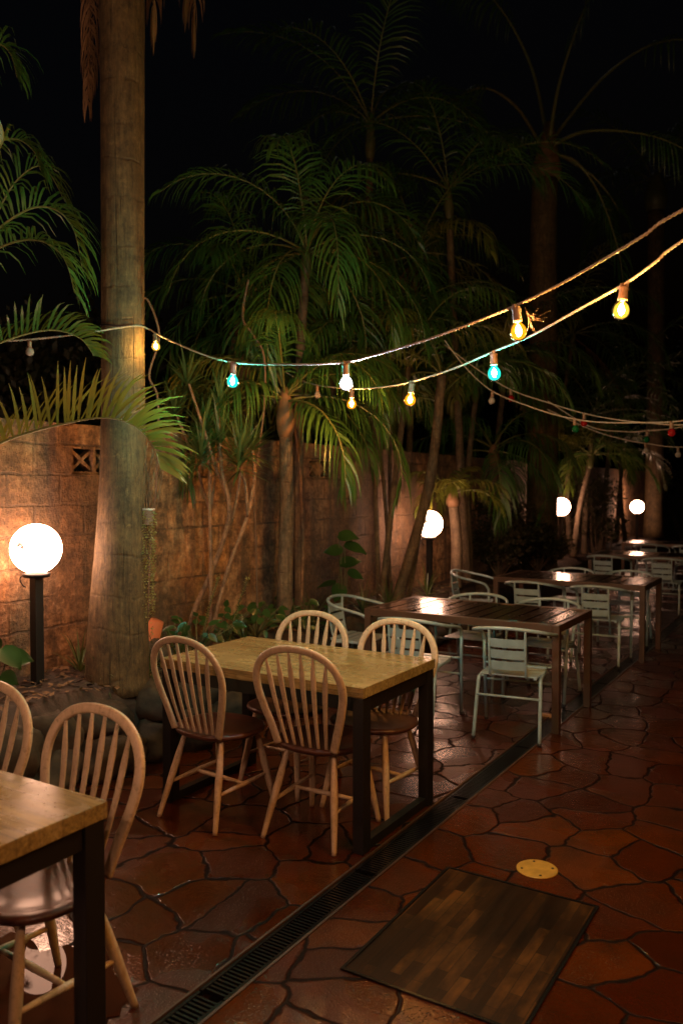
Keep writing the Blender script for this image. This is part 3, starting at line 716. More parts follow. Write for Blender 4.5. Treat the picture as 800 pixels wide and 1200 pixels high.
# ------------------------------------------------------------------ smaller plants
def broad_leaf(b, stemfrom, c, nrm, dirn, l, w, mi=0):
    nrm = nrm.normalized(); d = (dirn - nrm * dirn.dot(nrm)).normalized(); s = nrm.cross(d)
    rows = []
    for i in range(8):
        u = i / 7; ww = w * math.sin(math.pi * min(1, (u * .93 + .06)) ** .75) ; cc = c + d * l * (u - .25) - nrm * (.22 * l * u * u)
        rows += [cc - s*ww*.5 + nrm * .10*w, cc, cc + s*ww*.5 + nrm * .10*w]
    b.add(rows, [(3*i+j, 3*i+j+1, 3*i+j+4, 3*i+j+3) for i in range(7) for j in range(2)], mi)
    b.tube(smoothpath([stemfrom, stemfrom.lerp(c, .5) + Vector((0,0,.04)), c - d * l * .25], 4), .004, 5, True, 1)
def broadplant(label, base, leaves, cat='plant', group=None, mat='broad_leaf'):
    root = thing('broadleaf_plant', base, label, cat, group)
    for i, (p, l, w) in enumerate(leaves):
        rnd = random.Random(i * 7 + int(l * 1000)); bb = MB()
        out = Vector((p.x - base.x, p.y - base.y, 0)); out = out if out.length > .01 else Vector((1, -1, 0))
        broad_leaf(bb, base, p, Vector((.35 + rnd.uniform(-.3,.3), -.55 + rnd.uniform(-.3,.3), .75)), out.normalized() + Vector((rnd.uniform(-.4,.4), rnd.uniform(-.4,.4), -.15)), l, w)
        bb.build('leaf', [M[mat], M['greenshaft']], root)
    return root
q0 = P(-12, 812, 4.6); q0.z = BED - .02
broadplant('broad green leaves at the left edge below the front globe lamp', q0, [(P(6,766,4.55), .17, .13), (P(14,772,4.6), .15, .12), (P(3,796,4.5), .12, .11), (P(-10,755,4.6), .16, .12), (P(-16,785,4.5), .15, .12)])
pb = bedp(398, -3.92)
broadplant('climbing philodendron with glossy green leaves left of the cane clump', pb, [(up(402,628,pb), .20, .14), (up(410,640,pb), .22, .15), (up(396,645,pb), .18, .13), (up(404,660,pb), .20, .14), (up(398,690,pb), .2, .15), (up(388,684,pb), .18, .12), (up(412,672,pb), .16, .12)])
for i, (x_, wx_, lab) in enumerate(((230,-3.9,'low leafy plant under the leaning dracaena stems'),(262,-4.1,'low leafy plant behind the pale timber table'),(300,-3.95,'rounded low plant just left of the bushy palm trunk'),(320,-4.15,'low broad leaves against the wall behind the bushy palm'),(350,-3.9,'low leafy plant right of the bushy palm trunk'))):
    q = bedp(x_, wx_); rnd = random.Random(i + 50)
    broadplant(lab, q, [(q + Vector((rnd.uniform(-.22,.22), rnd.uniform(-.25,.25), rnd.uniform(.04,.26))), rnd.uniform(.055,.10), rnd.uniform(.035,.06)) for _ in range(26)])
for i, (x_, wx_, l, lab) in enumerate(((92,-4.22,.28,'grassy tuft between the front lamp post and the thick palm'),(182,-3.95,.24,'small strappy tuft right of the thick palm trunk'),(118,-3.87,.20,'short strappy tuft at the foot of the thick palm'),(150,-3.84,.22,'strappy tuft growing on the rock edge in front of the thick palm'),(172,-3.84,.2,'small pale strappy tuft by the rock edge behind the arched chair'),(455,-3.85,.34,'spiky dark tuft at the foot of the cane clump'),(366,-3.9,.34,'dark spiky tuft near the wall below the vent block'),(206,-3.9,.30,'arching strappy tuft left of the leaning dracaena stems'),(285,-3.88,.26,'arching strappy tuft right of the leaning dracaena stems'),(425,-3.9,.36,'dark strappy tuft left of the cane clump behind the metal chair'),(500,-3.9,.40,'dark strappy tuft under the second globe lamp'))):
    q = bedp(x_, wx_); bb = MB(); rosette(bb, q + Vector((0,0,.03)), 30, l, .012, 80+i, .55, emin=.1)
    tag(bb.build('strappy_plant', M['strap_leaf'], origin=q), lab, 'plant')
def leafy_stem(label, p0, p1, p2):
    root = thing('leafy_stem_plant', p0, label, 'plant'); q = smoothpath([p0, p1, p2], 10); bb = MB(); bb.tube(q, .006, 6); bb.build('stem', M['greenshaft'], root)
    bb = MB(); rnd = random.Random(3)
    for i, c in enumerate(q):
        for k in range(7):
            a = rnd.uniform(0, 6.28); d = Vector((math.cos(a), math.sin(a), rnd.uniform(.1, .9))).normalized(); s = d.cross(Vector((0,0,1))).normalized()
            l = .030; w = .010; c2 = c + Vector((0,0, rnd.uniform(-.02,.02)))
            bb.add([c2, c2 + d*l*.5 - s*w*.5, c2 + d*l, c2 + d*l*.5 + s*w*.5], [(0,1,2,3)])
    bb.build('foliage', M['trail_leaf'], root)
leafy_stem('slender upright stem of tiny pale leaves under the leaning dracaena', P(233,765,5.9), P(244,715,5.9), P(256,677,5.9))
leafy_stem('second slender pale leafy stem, left of the bushy palm', P(266,760,6.0), P(278,712,6.0), P(291,678,6.0))
# hanging planter on the trunk
hpz = P(173, 598, 5.06)
hp_ = thing('hanging_planter', hpz, 'white hanging pot of trailing succulents against the thick palm trunk', 'planter')
bb = MB(); bb.lathe([(.001,-.09),(.030,-.09),(.042,.0),(.046,.0),(.046,.012),(.040,.012),(.036,-.01),(.001,-.01)], 20, hpz); bb.build('pot', M['white_pot'], hp_)
bb = MB()
for k in range(3):
    a = 2.1 * k; e = hpz + Vector((.043*math.cos(a), .043*math.sin(a), .01)); bb.tube([e, hpz + Vector((-.01, -.01, .34))], .0018, 5)
hk = hpz + Vector((-.01, -.01, .34)); bb.tube(smoothpath([hk, hk + Vector((-.03, -.02, .03)), P(163, 530, 5.0)], 5), .003, 6)
bb.build('hanger', M['twig'], hp_)
bb = MB(); rnd = random.Random(2)
for k in range(34):
    a = rnd.uniform(0, 6.28); s0 = hpz + Vector((.045*math.cos(a), .045*math.sin(a), .01)); ln = rnd.uniform(.25, .82)
    n = int(ln / .016); q = s0.copy()
    for j in range(n):
        q = q + Vector((rnd.uniform(-.004,.004) - .0004*math.cos(a), rnd.uniform(-.004,.004) - .0004*math.sin(a), -.016))
        d = Vector((rnd.uniform(-1,1), rnd.uniform(-1,1), rnd.uniform(-.6,.3))).normalized(); s_ = d.orthogonal().normalized(); l = rnd.uniform(.010,.018)
        bb.add([q, q + d*l*.5 + s_*l*.35, q + d*l, q + d*l*.5 - s_*l*.35], [(0,1,2,3)])
bb.build('trailing_foliage', M['trail_leaf'], hp_)
bb = MB(); rnd = random.Random(5)
for k in range(10):
    e = hpz + Vector((rnd.uniform(-.03,.06), rnd.uniform(-.03,.03), 0)); f = e + Vector((rnd.uniform(-.06,.10), rnd.uniform(-.05,.05), rnd.uniform(.18,.42)))
    bb.tube(smoothpath([e, e.lerp(f, .5) + Vector((rnd.uniform(-.03,.03), 0, 0)), f], 4), .003, 5)
bb.build('dry_stems', M['bark'], hp_)
# terracotta pot tipped on a stone
tp = P(178, 748, 5.55)
o = rock((tp.x, tp.y, BED + .03), (.16, .14, .15), 41.0); tag(o, 'dark flat stone under the tipped terracotta pot', 'rock')
rt = Matrix.Rotation(R(-22), 3, Vector((sy_, -cy_, 0)).normalized()) @ Matrix.Rotation(R(180), 3, 'X')
tr_ = thing('terracotta_pot', tp, 'small orange terracotta pot upside down behind the first arched chair', 'pot')
bb = MB(); bb.lathe([(.001,-.085),(.046,-.085),(.064,.035),(.075,.035),(.077,.07),(.07,.072),(.062,.03),(.001,.03)], 24, tp + Vector((0,0,.04)), 0, rt); bb.build('pot_body', M['terracotta'], tr_)

def shrub(label, c, rx, rz, n, ls, mat, seed, group=None):
    rnd = random.Random(seed); root = thing('shrub', (c.x, c.y, 0 if c.x < -5 or c.x > -3.8 else BED), label, 'shrub', group)
    bb = MB(); base = Vector((c.x, c.y, root.location.z - .05))
    clumps = []
    for k in range(16):
        d = Vector((rnd.gauss(0,1), rnd.gauss(0,1), rnd.gauss(0,1))).normalized() * (rnd.random() ** .4)
        e = c + Vector((d.x*rx*.8, d.y*rx*.8, d.z*rz*.8)); clumps.append(e)
        bb.tube(smoothpath([base, base.lerp(e, .5) + Vector((rnd.uniform(-.08,.08), rnd.uniform(-.08,.08), .05)), e], 4), [.016*max(.3, 1 - i/10) for i in range(9)], 5)
    bb.build('stems', M['twig'], root)
    bb = MB()
    for k in range(n):
        e = rnd.choice(clumps); d = Vector((rnd.gauss(0,1), rnd.gauss(0,1), rnd.gauss(0,1))).normalized() * rnd.random() ** .5
        q = e + Vector((d.x*rx*.42, d.y*rx*.42, d.z*rz*.42)); a = Vector((rnd.gauss(0,1), rnd.gauss(0,1), rnd.gauss(0,.6))).normalized(); s = a.orthogonal().normalized()
        l = ls * rnd.uniform(.6, 1.2)
        bb.add([q, q + a*l*.5 + s*l*.22, q + a*l, q + a*l*.5 - s*l*.22], [(0,1,2,3)])
    bb.build('foliage', M[mat], root); return root
c = bedp(585, -3.95); c.z = 1.05; shrub('dense dark shrub right of the second lamp under the shaggy palm', c, .65, .60, 3200, .075, 'shrub_leaf', 1)
c = bedp(630, -3.85); c.z = .78; shrub('low dark shrub at the foot of the thick dark palm', c, .55, .36, 2200, .075, 'shrub_leaf', 2)
c = bedp(700, -3.80, 650); c.z = 1.15; shrub('dark reddish shrub between the third and fourth globe lamps', c, .70, .72, 3200, .08, 'shrub_leaf', 3)
c = Vector((-3.6, 23.5, 1.2)); shrub('dark shrub at the far end of the courtyard left of the path', c, 1.2, 1.3, 3500, .12, 'shrub_leaf', 4)
for i, xx in enumerate((-1.6, .6, 2.8, 5.2)):
    shrub('dark hedge shrub closing the far end of the walkway', Vector((xx, 24.5, 1.3)), 1.4, 1.5, 3000, .14, 'shrub_leaf', 10+i, 'hedge shrubs at the far end')
def leafy_tree(label, base, h, cr, seed, group=None):
    rnd = random.Random(seed); root = thing('leafy_tree', base, label, 'tree', group)
    top = Vector(base) + Vector((rnd.uniform(-.3,.3), rnd.uniform(-.3,.3), h*.55))
    bb = MB(); bb.tube(smoothpath([base, Vector(base).lerp(top,.5) + Vector((.15,0,0)), top], 6), [.2*(1 - i/20) for i in range(13)], 10)
    cl_ = []
    for k in range(20):
        d = Vector((rnd.gauss(0,1), rnd.gauss(0,1), rnd.gauss(0,.8))).normalized() * rnd.uniform(.4, 1)
        e = Vector(base) + Vector((d.x*cr, d.y*cr, h*.7 + d.z*h*.3)); cl_.append(e); bb.tube(smoothpath([top, top.lerp(e,.5) + Vector((0,0,.15)), e], 4), [.06*(1 - i/11) for i in range(9)], 5)
    bb.build('trunk', M['twig'], root); bb = MB()
    for k in range(5200):
        e = rnd.choice(cl_); d = Vector((rnd.gauss(0,1), rnd.gauss(0,1), rnd.gauss(0,1))) * cr * .2; q = e + d; a = Vector((rnd.gauss(0,1), rnd.gauss(0,1), rnd.gauss(0,1))).normalized(); s = a.orthogonal().normalized(); l = rnd.uniform(.10,.2)
        bb.add([q, q + a*l*.5 + s*l*.25, q + a*l, q + a*l*.5 - s*l*.25], [(0,1,2,3)])
    bb.build('crown', M['shrub_leaf'], root)
for i, (xx, yy, h, cr) in enumerate(((-10.5, 8.5, 4.2, 1.7), (-11.0, 13.0, 5.0, 2.0), (-11.5, 18.5, 6.0, 2.4), (-10.5, 24.0, 6.5, 2.6), (-2.5, 28, 7.0, 3.0), (3.5, 29, 7.5, 3.2))):
    leafy_tree(['dark leafy tree beyond the block wall, lost in the night', 'dark leafy tree beyond the far hedge, lost in the night'][i > 3], (xx, yy, 0), h, cr, 70+i, ['dark trees beyond the wall', 'dark trees beyond the far hedge'][i > 3])

# ------------------------------------------------------------------ globe lamps
LZ = 1.30
lamps = [(42, 643, 'large glowing white globe lamp on a black post at the left, nearest of the lamps'), (503, 614, 'white globe lamp half hidden behind the leaning palm canes'), (657, 594, 'white globe lamp glowing right beside the thick dark palm trunk'), (746, 594, 'farthest white globe lamp, left of the last dark palm trunk')]
def uvsphere(b, c, r, n=32, m=20):
    b.lathe([(max(1e-4, r*math.sin(math.pi*j/m)), -r*math.cos(math.pi*j/m)) for j in range(m+1)], n, c)
lampdef = [(onx(42, 643, -4.0), None)]
LAMP_LOC = []
for i, (px_, py_, lab) in enumerate(lamps):
    c = onx(px_, py_, (-4.15, -3.98, -4.05, -4.05)[i]); LAMP_LOC.append((c, lab))
LAMP_LOC.append((Vector((-3.98, -2.1, LZ)), 'globe lamp on a black post behind the viewer at the left'))
proto = None
for i, (c, lab) in enumerate(LAMP_LOC):
    base = Vector((c.x, c.y, BED - .02)); hgt = c.z - .152 - base.z
    if True:
        t_ = thing('globe_lamp', base, lab, 'lamp', 'globe lamps along the wall')
        bb = MB(); bb.box((0, 0, hgt/2), (.058, .058, hgt)); bb.box((0,0,.012), (.14,.14,.024)); o = bb.build('post', M['black_steel'], t_, origin=(0,0,0), bevel=.004)
        bb = MB(); bb.lathe([(.001,0),(.075,0),(.082,.012),(.082,.022),(.06,.026),(.045,.05),(.001,.05)], 24, (0,0,hgt-.02)); 
        bb.tube(smoothpath([(-.05,-.05,hgt-.0),(-.075,-.06,hgt-.03),(-.06,-.05,hgt-.07),(-.045,-.04,hgt-.08)], 4), .004, 6); bb.build('collar', M['black_steel'], t_, origin=(0,0,0))
        bb = MB(); uvsphere(bb, (0,0,0), .150); g_ = bb.build('globe', M['globe'], t_, origin=(0,0,0)); g_.location = (0, 0, hgt + .152)

# ------------------------------------------------------------------ tables
def beam(b, c, d): b.box(c, d)
def wood_table(loc, lx, ly, label):
    t_ = thing('timber_table', loc, label, 'table', 'pale timber tables on black steel frames'); t_['_w'] = [0,0,0]
    H, T = .76, .05
    b = MB(); b.box((0,0,H-T/2), (lx, ly, T)); b.build('tabletop', M['top'], t_, bevel=.003)
    lw, ld = .055, .07
    for sx in (-1, 1):
        for s in (-1, 1):
            b = MB(); b.box((sx*(lx/2-lw/2-.006), s*(ly/2-ld/2-.006), (H-T-.002)/2+.0005), (lw, ld, H-T-.003)); b.build('leg', M['black_steel'], t_, bevel=.003)
        b = MB(); b.box((sx*(lx/2-lw/2-.009), 0, .022), (lw-.012, ly-2*ld-.016, .044)); b.build('foot_bar', M['black_steel'], t_, bevel=.002)
    b = MB()
    for sx in (-1, 1): b.box((sx*(lx/2-lw/2-.009), 0, H-T-.036), (lw-.012, ly-2*ld-.016, .066))
    for s in (-1, 1): b.box((0, s*(ly/2-ld/2-.009), H-T-.036), (lx-2*lw-.016, ld-.03, .066))
    b.build('apron', M['black_steel'], t_, bevel=.002)
    return t_
T1 = wood_table((-2.425, 3.49, 0), 1.23, .745, 'pale timber table on black steel frame in the middle with four arched chairs')
T0 = dup(T1, (-2.39, 1.235, 0), 0, 'pale timber table cut off at the left edge, wet with droplets')
def metal_table(loc, label):
    t_ = thing('slatted_table', loc, label, 'table', 'brown metal tables with dark slatted tops'); t_['_w'] = [0,0,0]
    H, lx, ly, w = .735, 1.50, .83, .05
    for sx in (-1, 1):
        for s in (-1, 1):
            b = MB(); b.box((sx*(lx/2-w/2), s*(ly/2-w/2), (H-.001)/2), (w, w, H-.001)); b.build('leg', M['brown_frame'], t_, bevel=.004)
    b = MB()
    for s in (-1, 1): b.box((0, s*(ly/2-.02), H-.027), (lx-2*w-.001, .04, .052))
    for s in (-1, 1): b.box((s*(lx/2-.02), 0, H-.027), (.04, ly-2*w-.001, .052))
    b.build('frame_rail', M['brown_frame'], t_, bevel=.003)
    n = 13; b = MB(); pw = (lx-.088)/n; rnd = random.Random(3)
    for k in range(n): b.box((-lx/2+.044+(k+.5)*pw, 0, H-.011+rnd.uniform(-.0007,.0007)), (pw-.015, ly-.086, .018), Matrix.Rotation(rnd.uniform(-.012,.012), 3, 'X'))
    b.build('slats', M['slat'], t_, bevel=.001)
    return t_
T2 = metal_table((-2.36, 5.78, 0), 'brown slatted metal table right behind the timber table, reflecting the second lamp')
dup(T2, (-2.34, 8.40, 0), 0, 'second brown slatted metal table from the timber table, beyond the reflecting one')
dup(T2, (-2.30, 11.90, 0), 0, 'third slatted metal table far back at the right edge')
dup(T2, (-2.45, 14.55, 0), 0, 'farthest slatted metal table catching the light of the last lamp')

# ------------------------------------------------------------------ arched spindle chairs
def windsor(loc, rz, label):
    c = thing('spindle_chair', loc, label, 'chair', 'arched spindle back wooden chairs', rz); c['_w'] = [0,0,0]
    SH = .445
    # seat: rounded D outline, dished top
    b = MB(); n = 40; prof = [(.0, -.036), (.70, -.036), (.90, -.030), (.985, -.018), (1.0, -.008), (.985, .0), (.93, .003), (.80, -.003), (.55, -.010), (.25, -.012), (.001, -.012)]
    vs = []
    for (q, z) in prof:
        for k in range(n):
            a = 2*math.pi*k/n; ca, sa = math.cos(a), math.sin(a)
            x_ = .232 * math.copysign(abs(ca) ** .80, ca) * (1 - .10 * max(0, -sa)); y_ = .205 * math.copysign(abs(sa) ** .85, sa)
            vs.append((x_*max(q,.001), y_*max(q,.001), SH + z))
    b.add(vs, [(j*n+k, j*n+(k+1) % n, (j+1)*n+(k+1) % n, (j+1)*n+k) for j in range(len(prof)-1) for k in range(n)])
    b.build('seat', M['seat_wood'], c)
    # bow
    def yb(z): return -.165 - .17 * (z - SH) - .08 * max(0, z - SH - .1) ** 1.0 * .6
    half = [(.152, -.005), (.182, .09), (.214, .19), (.232, .275), (.225, .345), (.192, .405), (.136, .446), (.070, .467), (0, .473)]
    pl = [(x_, SH+z) for x_, z in half] + [(-x_, SH+z) for x_, z in half[-2::-1]]
    path = smoothpath([Vector((x_, yb(z), z)) for x_, z in pl], 6)
    b = MB(); m = len(path); vs = []
    for i, p in enumerate(path):
        t = (path[min(i+1,m-1)] - path[max(i-1,0)]).normalized(); nrm = Vector((0, 1, .22)).normalized(); nrm = (nrm - t*nrm.dot(t)).normalized(); s = t.cross(nrm)
        e = abs(i/(m-1) - .5) * 2; wv = lerp(.0165, .0195, min(1, e*1.2)); th = .0095
        for (u, v) in ((-1,-.55),(-.6,-1),(.6,-1),(1,-.55),(1,.55),(.6,1),(-.6,1),(-1,.55)): vs.append(p + s*wv*u + nrm*th*v)
    b.add(vs, [(i*8+k, i*8+(k+1) % 8, (i+1)*8+(k+1) % 8, (i+1)*8+k) for i in range(m-1) for k in range(8)] + [tuple(range(8))[::-1], tuple((m-1)*8+k for k in range(8))])
    b.build('back_bow', M['chair_wood'], c)
    def bowz(x_):   # height of the bow over x (upper branch)
        best = 0
        for i in range(len(path)-1):
            p, q = path[i], path[i+1]
            if (p.x - x_) * (q.x - x_) <= 0 and max(p.z, q.z) > best and p.z > SH+.3: best = p.z + (q.z-p.z) * ((x_-p.x)/(q.x-p.x) if abs(q.x-p.x) > 1e-6 else 0)
        return best
    for k in range(6):
        xb = (-2.5 + k) * .043; xt = (-2.5 + k) * .0645
        zt = bowz(xt) - .012; p0 = Vector((xb, yb(SH)+.012, SH-.008)); p1 = Vector((xt, yb(zt), zt))
        d = p1 - p0; b = MB(); vs = []
        for (u, w, th) in ((0,.0065,.0065),(.03,.0075,.006),(.10,.0085,.005),(.35,.0105,.0045),(.60,.0125,.0045),(.76,.0135,.0045),(.80,.0130,.0045),(.90,.0085,.0050),(.97,.006,.005),(1,.0055,.005)):
            q = p0 + d*u; ax = Vector((1,0,0)); nn = Vector((0,1,.2)).normalized()
            q = q + nn * (-.010 * math.sin(math.pi*u))
            for (aa, bb_) in ((-1,-.5),(-.6,-1),(.6,-1),(1,-.5),(1,.5),(.6,1),(-.6,1),(-1,.5)): vs.append(q + ax*w*aa + nn*th*bb_)
        b.add(vs, [(i*8+kk, i*8+(kk+1) % 8, (i+1)*8+(kk+1) % 8, (i+1)*8+kk) for i in range(9) for kk in range(8)] + [tuple(range(8))[::-1], tuple(72+kk for kk in range(8))])
        b.build('spindle', M['chair_wood'], c)
    LT = {(-1,1): ((-.135,.125),(-.195,.205)), (1,1): ((.135,.125),(.195,.205)), (-1,-1): ((-.125,-.115),(-.195,-.235)), (1,-1): ((.125,-.115),(.195,-.235))}
    ax_ = {}
    for kk, (a, e) in LT.items():
        p0 = Vector((a[0], a[1], SH-.028)); p1 = Vector((e[0], e[1], 0)); ax_[kk] = (p0, p1)
        b = MB(); us = [0,.06,.15,.3,.45,.6,.8,.95,1]; rs_ = [.011,.0125,.0145,.0175,.0185,.0175,.0145,.0125,.0115]
        b.tube([p0.lerp(p1, u) for u in us], rs_, 12); b.build('leg', M['chair_wood'], c)
    mids = []
    for s in (-1, 1):
        p0 = ax_[(s,1)][0].lerp(ax_[(s,1)][1], .56); p1 = ax_[(s,-1)][0].lerp(ax_[(s,-1)][1], .60)
        b = MB(); b.tube([p0.lerp(p1, u) for u in (0,.15,.5,.85,1)], [.007,.0095,.0125,.0095,.007], 10); b.build('stretcher', M['chair_wood'], c); mids.append(p0.lerp(p1, .48))
    b = MB(); b.tube([mids[0].lerp(mids[1], u) for u in (0,.15,.5,.85,1)], [.007,.0095,.012,.0095,.007], 10); b.build('stretcher', M['chair_wood'], c)
    return c
W2 = windsor((-2.13, 3.285, 0), R(2), 'arched spindle chair nearest the drain on the near side of the middle timber table')
dup(W2, (-2.70, 3.19, 0), R(-4), 'arched spindle chair at the left on the near side of the middle timber table')
dup(W2, (-2.63, 3.70, 0), R(181), 'arched spindle chair at the left on the far side of the middle timber table')
dup(W2, (-2.08, 3.70, 0), R(178), 'arched spindle chair at the far right of the timber table, before the metal chairs')
dup(W2, (-2.105, 1.60, 0), R(177), 'arched spindle chair with wet lit seat at the table on the left edge')
dup(W2, (-2.69, 1.63, 0), R(183), 'arched spindle chair half cut off by the left edge of the picture')

# ------------------------------------------------------------------ tubular metal chairs
def bistro(loc, rz, label):
    c = thing('metal_armchair', loc, label, 'chair', 'tubular metal armchairs around the slatted tables', rz); c['_w'] = [0,0,0]
    r = .0125
    half = [(.255,.20,.585),(.262,.16,.640),(.268,.06,.668),(.262,-.06,.690),(.232,-.155,.712),(.165,-.215,.730),(.08,-.240,.740),(0,-.246,.743)]
    path = smoothpath([Vector(p) for p in half] + [Vector((-p[0],p[1],p[2])) for p in half[-2::-1]], 6)
    b = MB(); b.tube(path, r, 10); b.build('arm_rail', M['alu'], c)
    for s in (-1, 1):
        b = MB(); b.tube([(s*.255,.20,.590),(s*.252,.205,.45),(s*.245,.235,.012)], r, 10); lg = b.build('leg', M['alu'], c); b = MB(); b.tube([(s*.245,.235,.022),(s*.245,.235,.0)], .0150, 10); b.build('rubber_foot', M['black_steel'], lg)
        b = MB(); b.tube(smoothpath([(s*.185,.15,.405),(s*.195,-.05,.405),(s*.200,-.135,.395),(s*.205,-.165,.345),(s*.215,-.245,.012)], 5), r, 10); lg = b.build('leg', M['alu'], c); b = MB(); b.tube([(s*.215,-.245,.022),(s*.215,-.247,.0)], .0150, 10); b.build('rubber_foot', M['black_steel'], lg)
        b = MB(); b.tube(smoothpath([(s*.118,-.232,.735),(s*.118,-.225,.60),(s*.118,-.200,.46),(s*.118,-.175,.415)], 5), .009, 8); b.build('back_upright', M['alu'], c)
        b = MB(); b.tube([(s*.245,.205,.42),(s*.17,.19,.415)], .009, 8); b.build('seat_bracket', M['alu'], c)
    for k, z in enumerate((.495, .570, .645)):
        b = MB(); rows = []
        for i in range(9):
            x_ = -.112 + .224*i/8; y_ = -.2045 - (z-.495)*.17 - .016*(1-(2*i/8-1)**2)
            rows.append((x_, y_))
        vs = []
        for (x_, y_) in rows:
            for (dy, dz) in ((-.0025,-.029),(.0025,-.029),(.0035,.029),(-.0015,.029)): vs.append((x_, y_+dy-.17*dz, z+dz))
        b.add(vs, [(i*4+k2, i*4+(k2+1) % 4, (i+1)*4+(k2+1) % 4, (i+1)*4+k2) for i in range(8) for k2 in range(4)] + [(3,2,1,0),(32,33,34,35)], 0, False)
        b.build('back_slat', M['alu'], c)
    b = MB()
    for k in range(6): 
        y_ = .165 - k*.064; z_ = .424 - .008*math.sin(math.pi*k/5)
        b.box((0, y_, z_), (.40 - .01*abs(k-2), .056, .008))
    for s in (-1, 1): b.box((s*.172, .005, .413), (.02, .37, .012))
    b.build('seat', M['alu'], c, bevel=.002)
    b = MB(); b.tube([(-.208,-.188,.285),(.208,-.188,.285)], .008, 8); b.build('crossbar', M['alu'], c)
    b = MB(); b.tube([(-.249,.216,.30),(.249,.216,.30)], .008, 8); b.build('crossbar', M['alu'], c)
    return c
C1 = bistro((-1.885, 5.265, 0), R(8), 'metal armchair with its back to us at the right end of the reflecting slatted table')
for (x_, y_, a, lab) in (
    (-2.60, 5.25, 2, 'metal armchair seen through the arched chair at the corner of the timber table'),
    (-3.40, 5.80, -86, 'metal armchair at the left short end of the reflecting slatted table'),
    (-2.62, 6.33, 182, 'metal armchair behind the left half of the reflecting slatted table'),
    (-2.02, 6.32, 178, 'metal armchair behind the right half of the reflecting slatted table'),
    (-2.62, 7.87, 1, 'metal armchair at the near side left of the second slatted table'),
    (-1.97, 7.86, 3, 'metal armchair at the near side of the second slatted table, close to the drain'),
    (-3.42, 8.30, -80, 'metal armchair at the left short end of the second slatted table'),
    (-2.60, 8.99, 180, 'dark metal armchair behind the left part of the second slatted table'),
    (-1.98, 9.00, 182, 'bluish metal armchair behind the second slatted table near its right end'),
    (-2.02, 11.36, 2, 'metal armchair pushed in at the near side of the third slatted table'),
    (-1.25, 10.75, 60, 'metal armchair cut off by the right edge beside the third slatted table'),
    (-2.75, 11.38, -3, 'metal armchair at the near left of the third slatted table'),
    (-2.70, 14.0, 2, 'metal armchair at the near left of the farthest slatted table'),
    (-2.10, 14.0, 0, 'metal armchair at the near right of the farthest slatted table')):
    dup(C1, (x_, y_, 0), R(a), lab)

# ------------------------------------------------------------------ string lights
COLS = {'rose': (1.0, .72, .50), 'amber': (1.0, .36, .012), 'yellow': (1.0, .62, .06), 'warm': (1.0, .62, .08), 'teal': (.03, .85, .62), 'white': (.92, .92, 1.0), 'red': (.30, .012, .012), 'green': (.012, .12, .04), 'clear': (.40, .36, .32)}
FIL = {'rose': (1.0, .645, .49), 'amber': (1.0, .60, .20), 'yellow': (1.0, .70, .26), 'warm': (1.0, .66, .24), 'teal': (.18, 1.0, .80), 'white': (.90, .93, 1.0)}
BULB_E = {'rose': 17000.0, 'amber': 9500.0, 'yellow': 8500.0, 'warm': 2600.0, 'teal': 6500.0, 'white': 7500.0}
BM = {}
def bulb_mats(col, lit):
    k = (col, lit)
    if k not in BM:
        if lit: BM[k] = (mat_emit_glass('lit_%s_glass' % col, COLS[col], {'white': 5.0, 'teal': 1.9, 'amber': 1.9, 'yellow': 1.7}.get(col, 1.4), .5), mat_emit('%s_filament' % col, FIL[col], BULB_E[col]))
        else: BM[k] = (mat_dull_glass('unlit_%s_glass' % col, COLS[col]), M['socket'])
    return BM[k]
def bulb(p, col, lit, label, seed, sc=1.0):
    rnd = random.Random(seed)
    t_ = thing('festoon_bulb', p, label, 'light bulb', 'lit festoon bulbs' if lit else 'unlit festoon bulbs'); t_['_w'] = [0,0,0]
    t_.rotation_euler = (rnd.uniform(-.12,.12), rnd.uniform(-.12,.12), rnd.uniform(0, 3)); t_.scale = (sc,)*3
    gm, fm = bulb_mats(col, lit)
    b = MB(); b.lathe([(.001,.012),(.007,.012),(.009,.004),(.016,.002),(.0175,-.006),(.0150,-.012),(.0165,-.030),(.0175,-.048),(.013,-.050),(.001,-.050)], 16); b.box((0,0,.008), (.030,.012,.012)); b.build('socket', M['socket'], t_)
    b = MB(); b.lathe([(.0140,-.048),(.0180,-.053),(.0250,-.061),(.0310,-.072),(.0335,-.085),(.0315,-.099),(.0250,-.110),(.0150,-.117),(.005,-.1192),(.0005,-.1195)], 20); gl_ = b.build('glass', gm, t_)
    if lit:
        b = MB(); n = 8
        b.lathe([(.0008,-.062),(.0055,-.068),(.0098,-.077),(.0102,-.086),(.0062,-.096),(.0008,-.102)], n); b.build('filament', fm, gl_)
    return t_
def cable(label, pts, r=.0055, n=10):
    q = smoothpath(pts, n); b = MB()
    # two cores twisted round each other, resampled evenly along the run
    cum = [0.0]
    for i in range(1, len(q)): cum.append(cum[-1] + (q[i] - q[i-1]).length)
    near = r >= .0052
    step = .0055 if near else .03; N = max(8, int(cum[-1] / step)); pitch = .034; j = 0; c1, c2 = [], []
    for i in range(N + 1):
        d = cum[-1] * i / N
        while j < len(q) - 2 and cum[j+1] < d: j += 1
        u = (d - cum[j]) / max(1e-9, cum[j+1] - cum[j]); p = q[j].lerp(q[j+1], u); t = (q[j+1] - q[j]).normalized()
        s_ = t.cross(Vector((0,0,1))).normalized(); w_ = s_.cross(t); a = 2 * math.pi * d / pitch
        o = (s_ * math.cos(a) + w_ * math.sin(a)) * r * .5; c1.append(p + o); c2.append(p - o)
    if near: b.tube(c1, r * .58, 6); b.tube(c2, r * .58, 6)
    else: b.tube(q, r * .8, 7)
    o = b.build('festoon_cable', M['cable'], origin=q[0]); tag(o, label, 'cable', 'festoon light cables'); return q
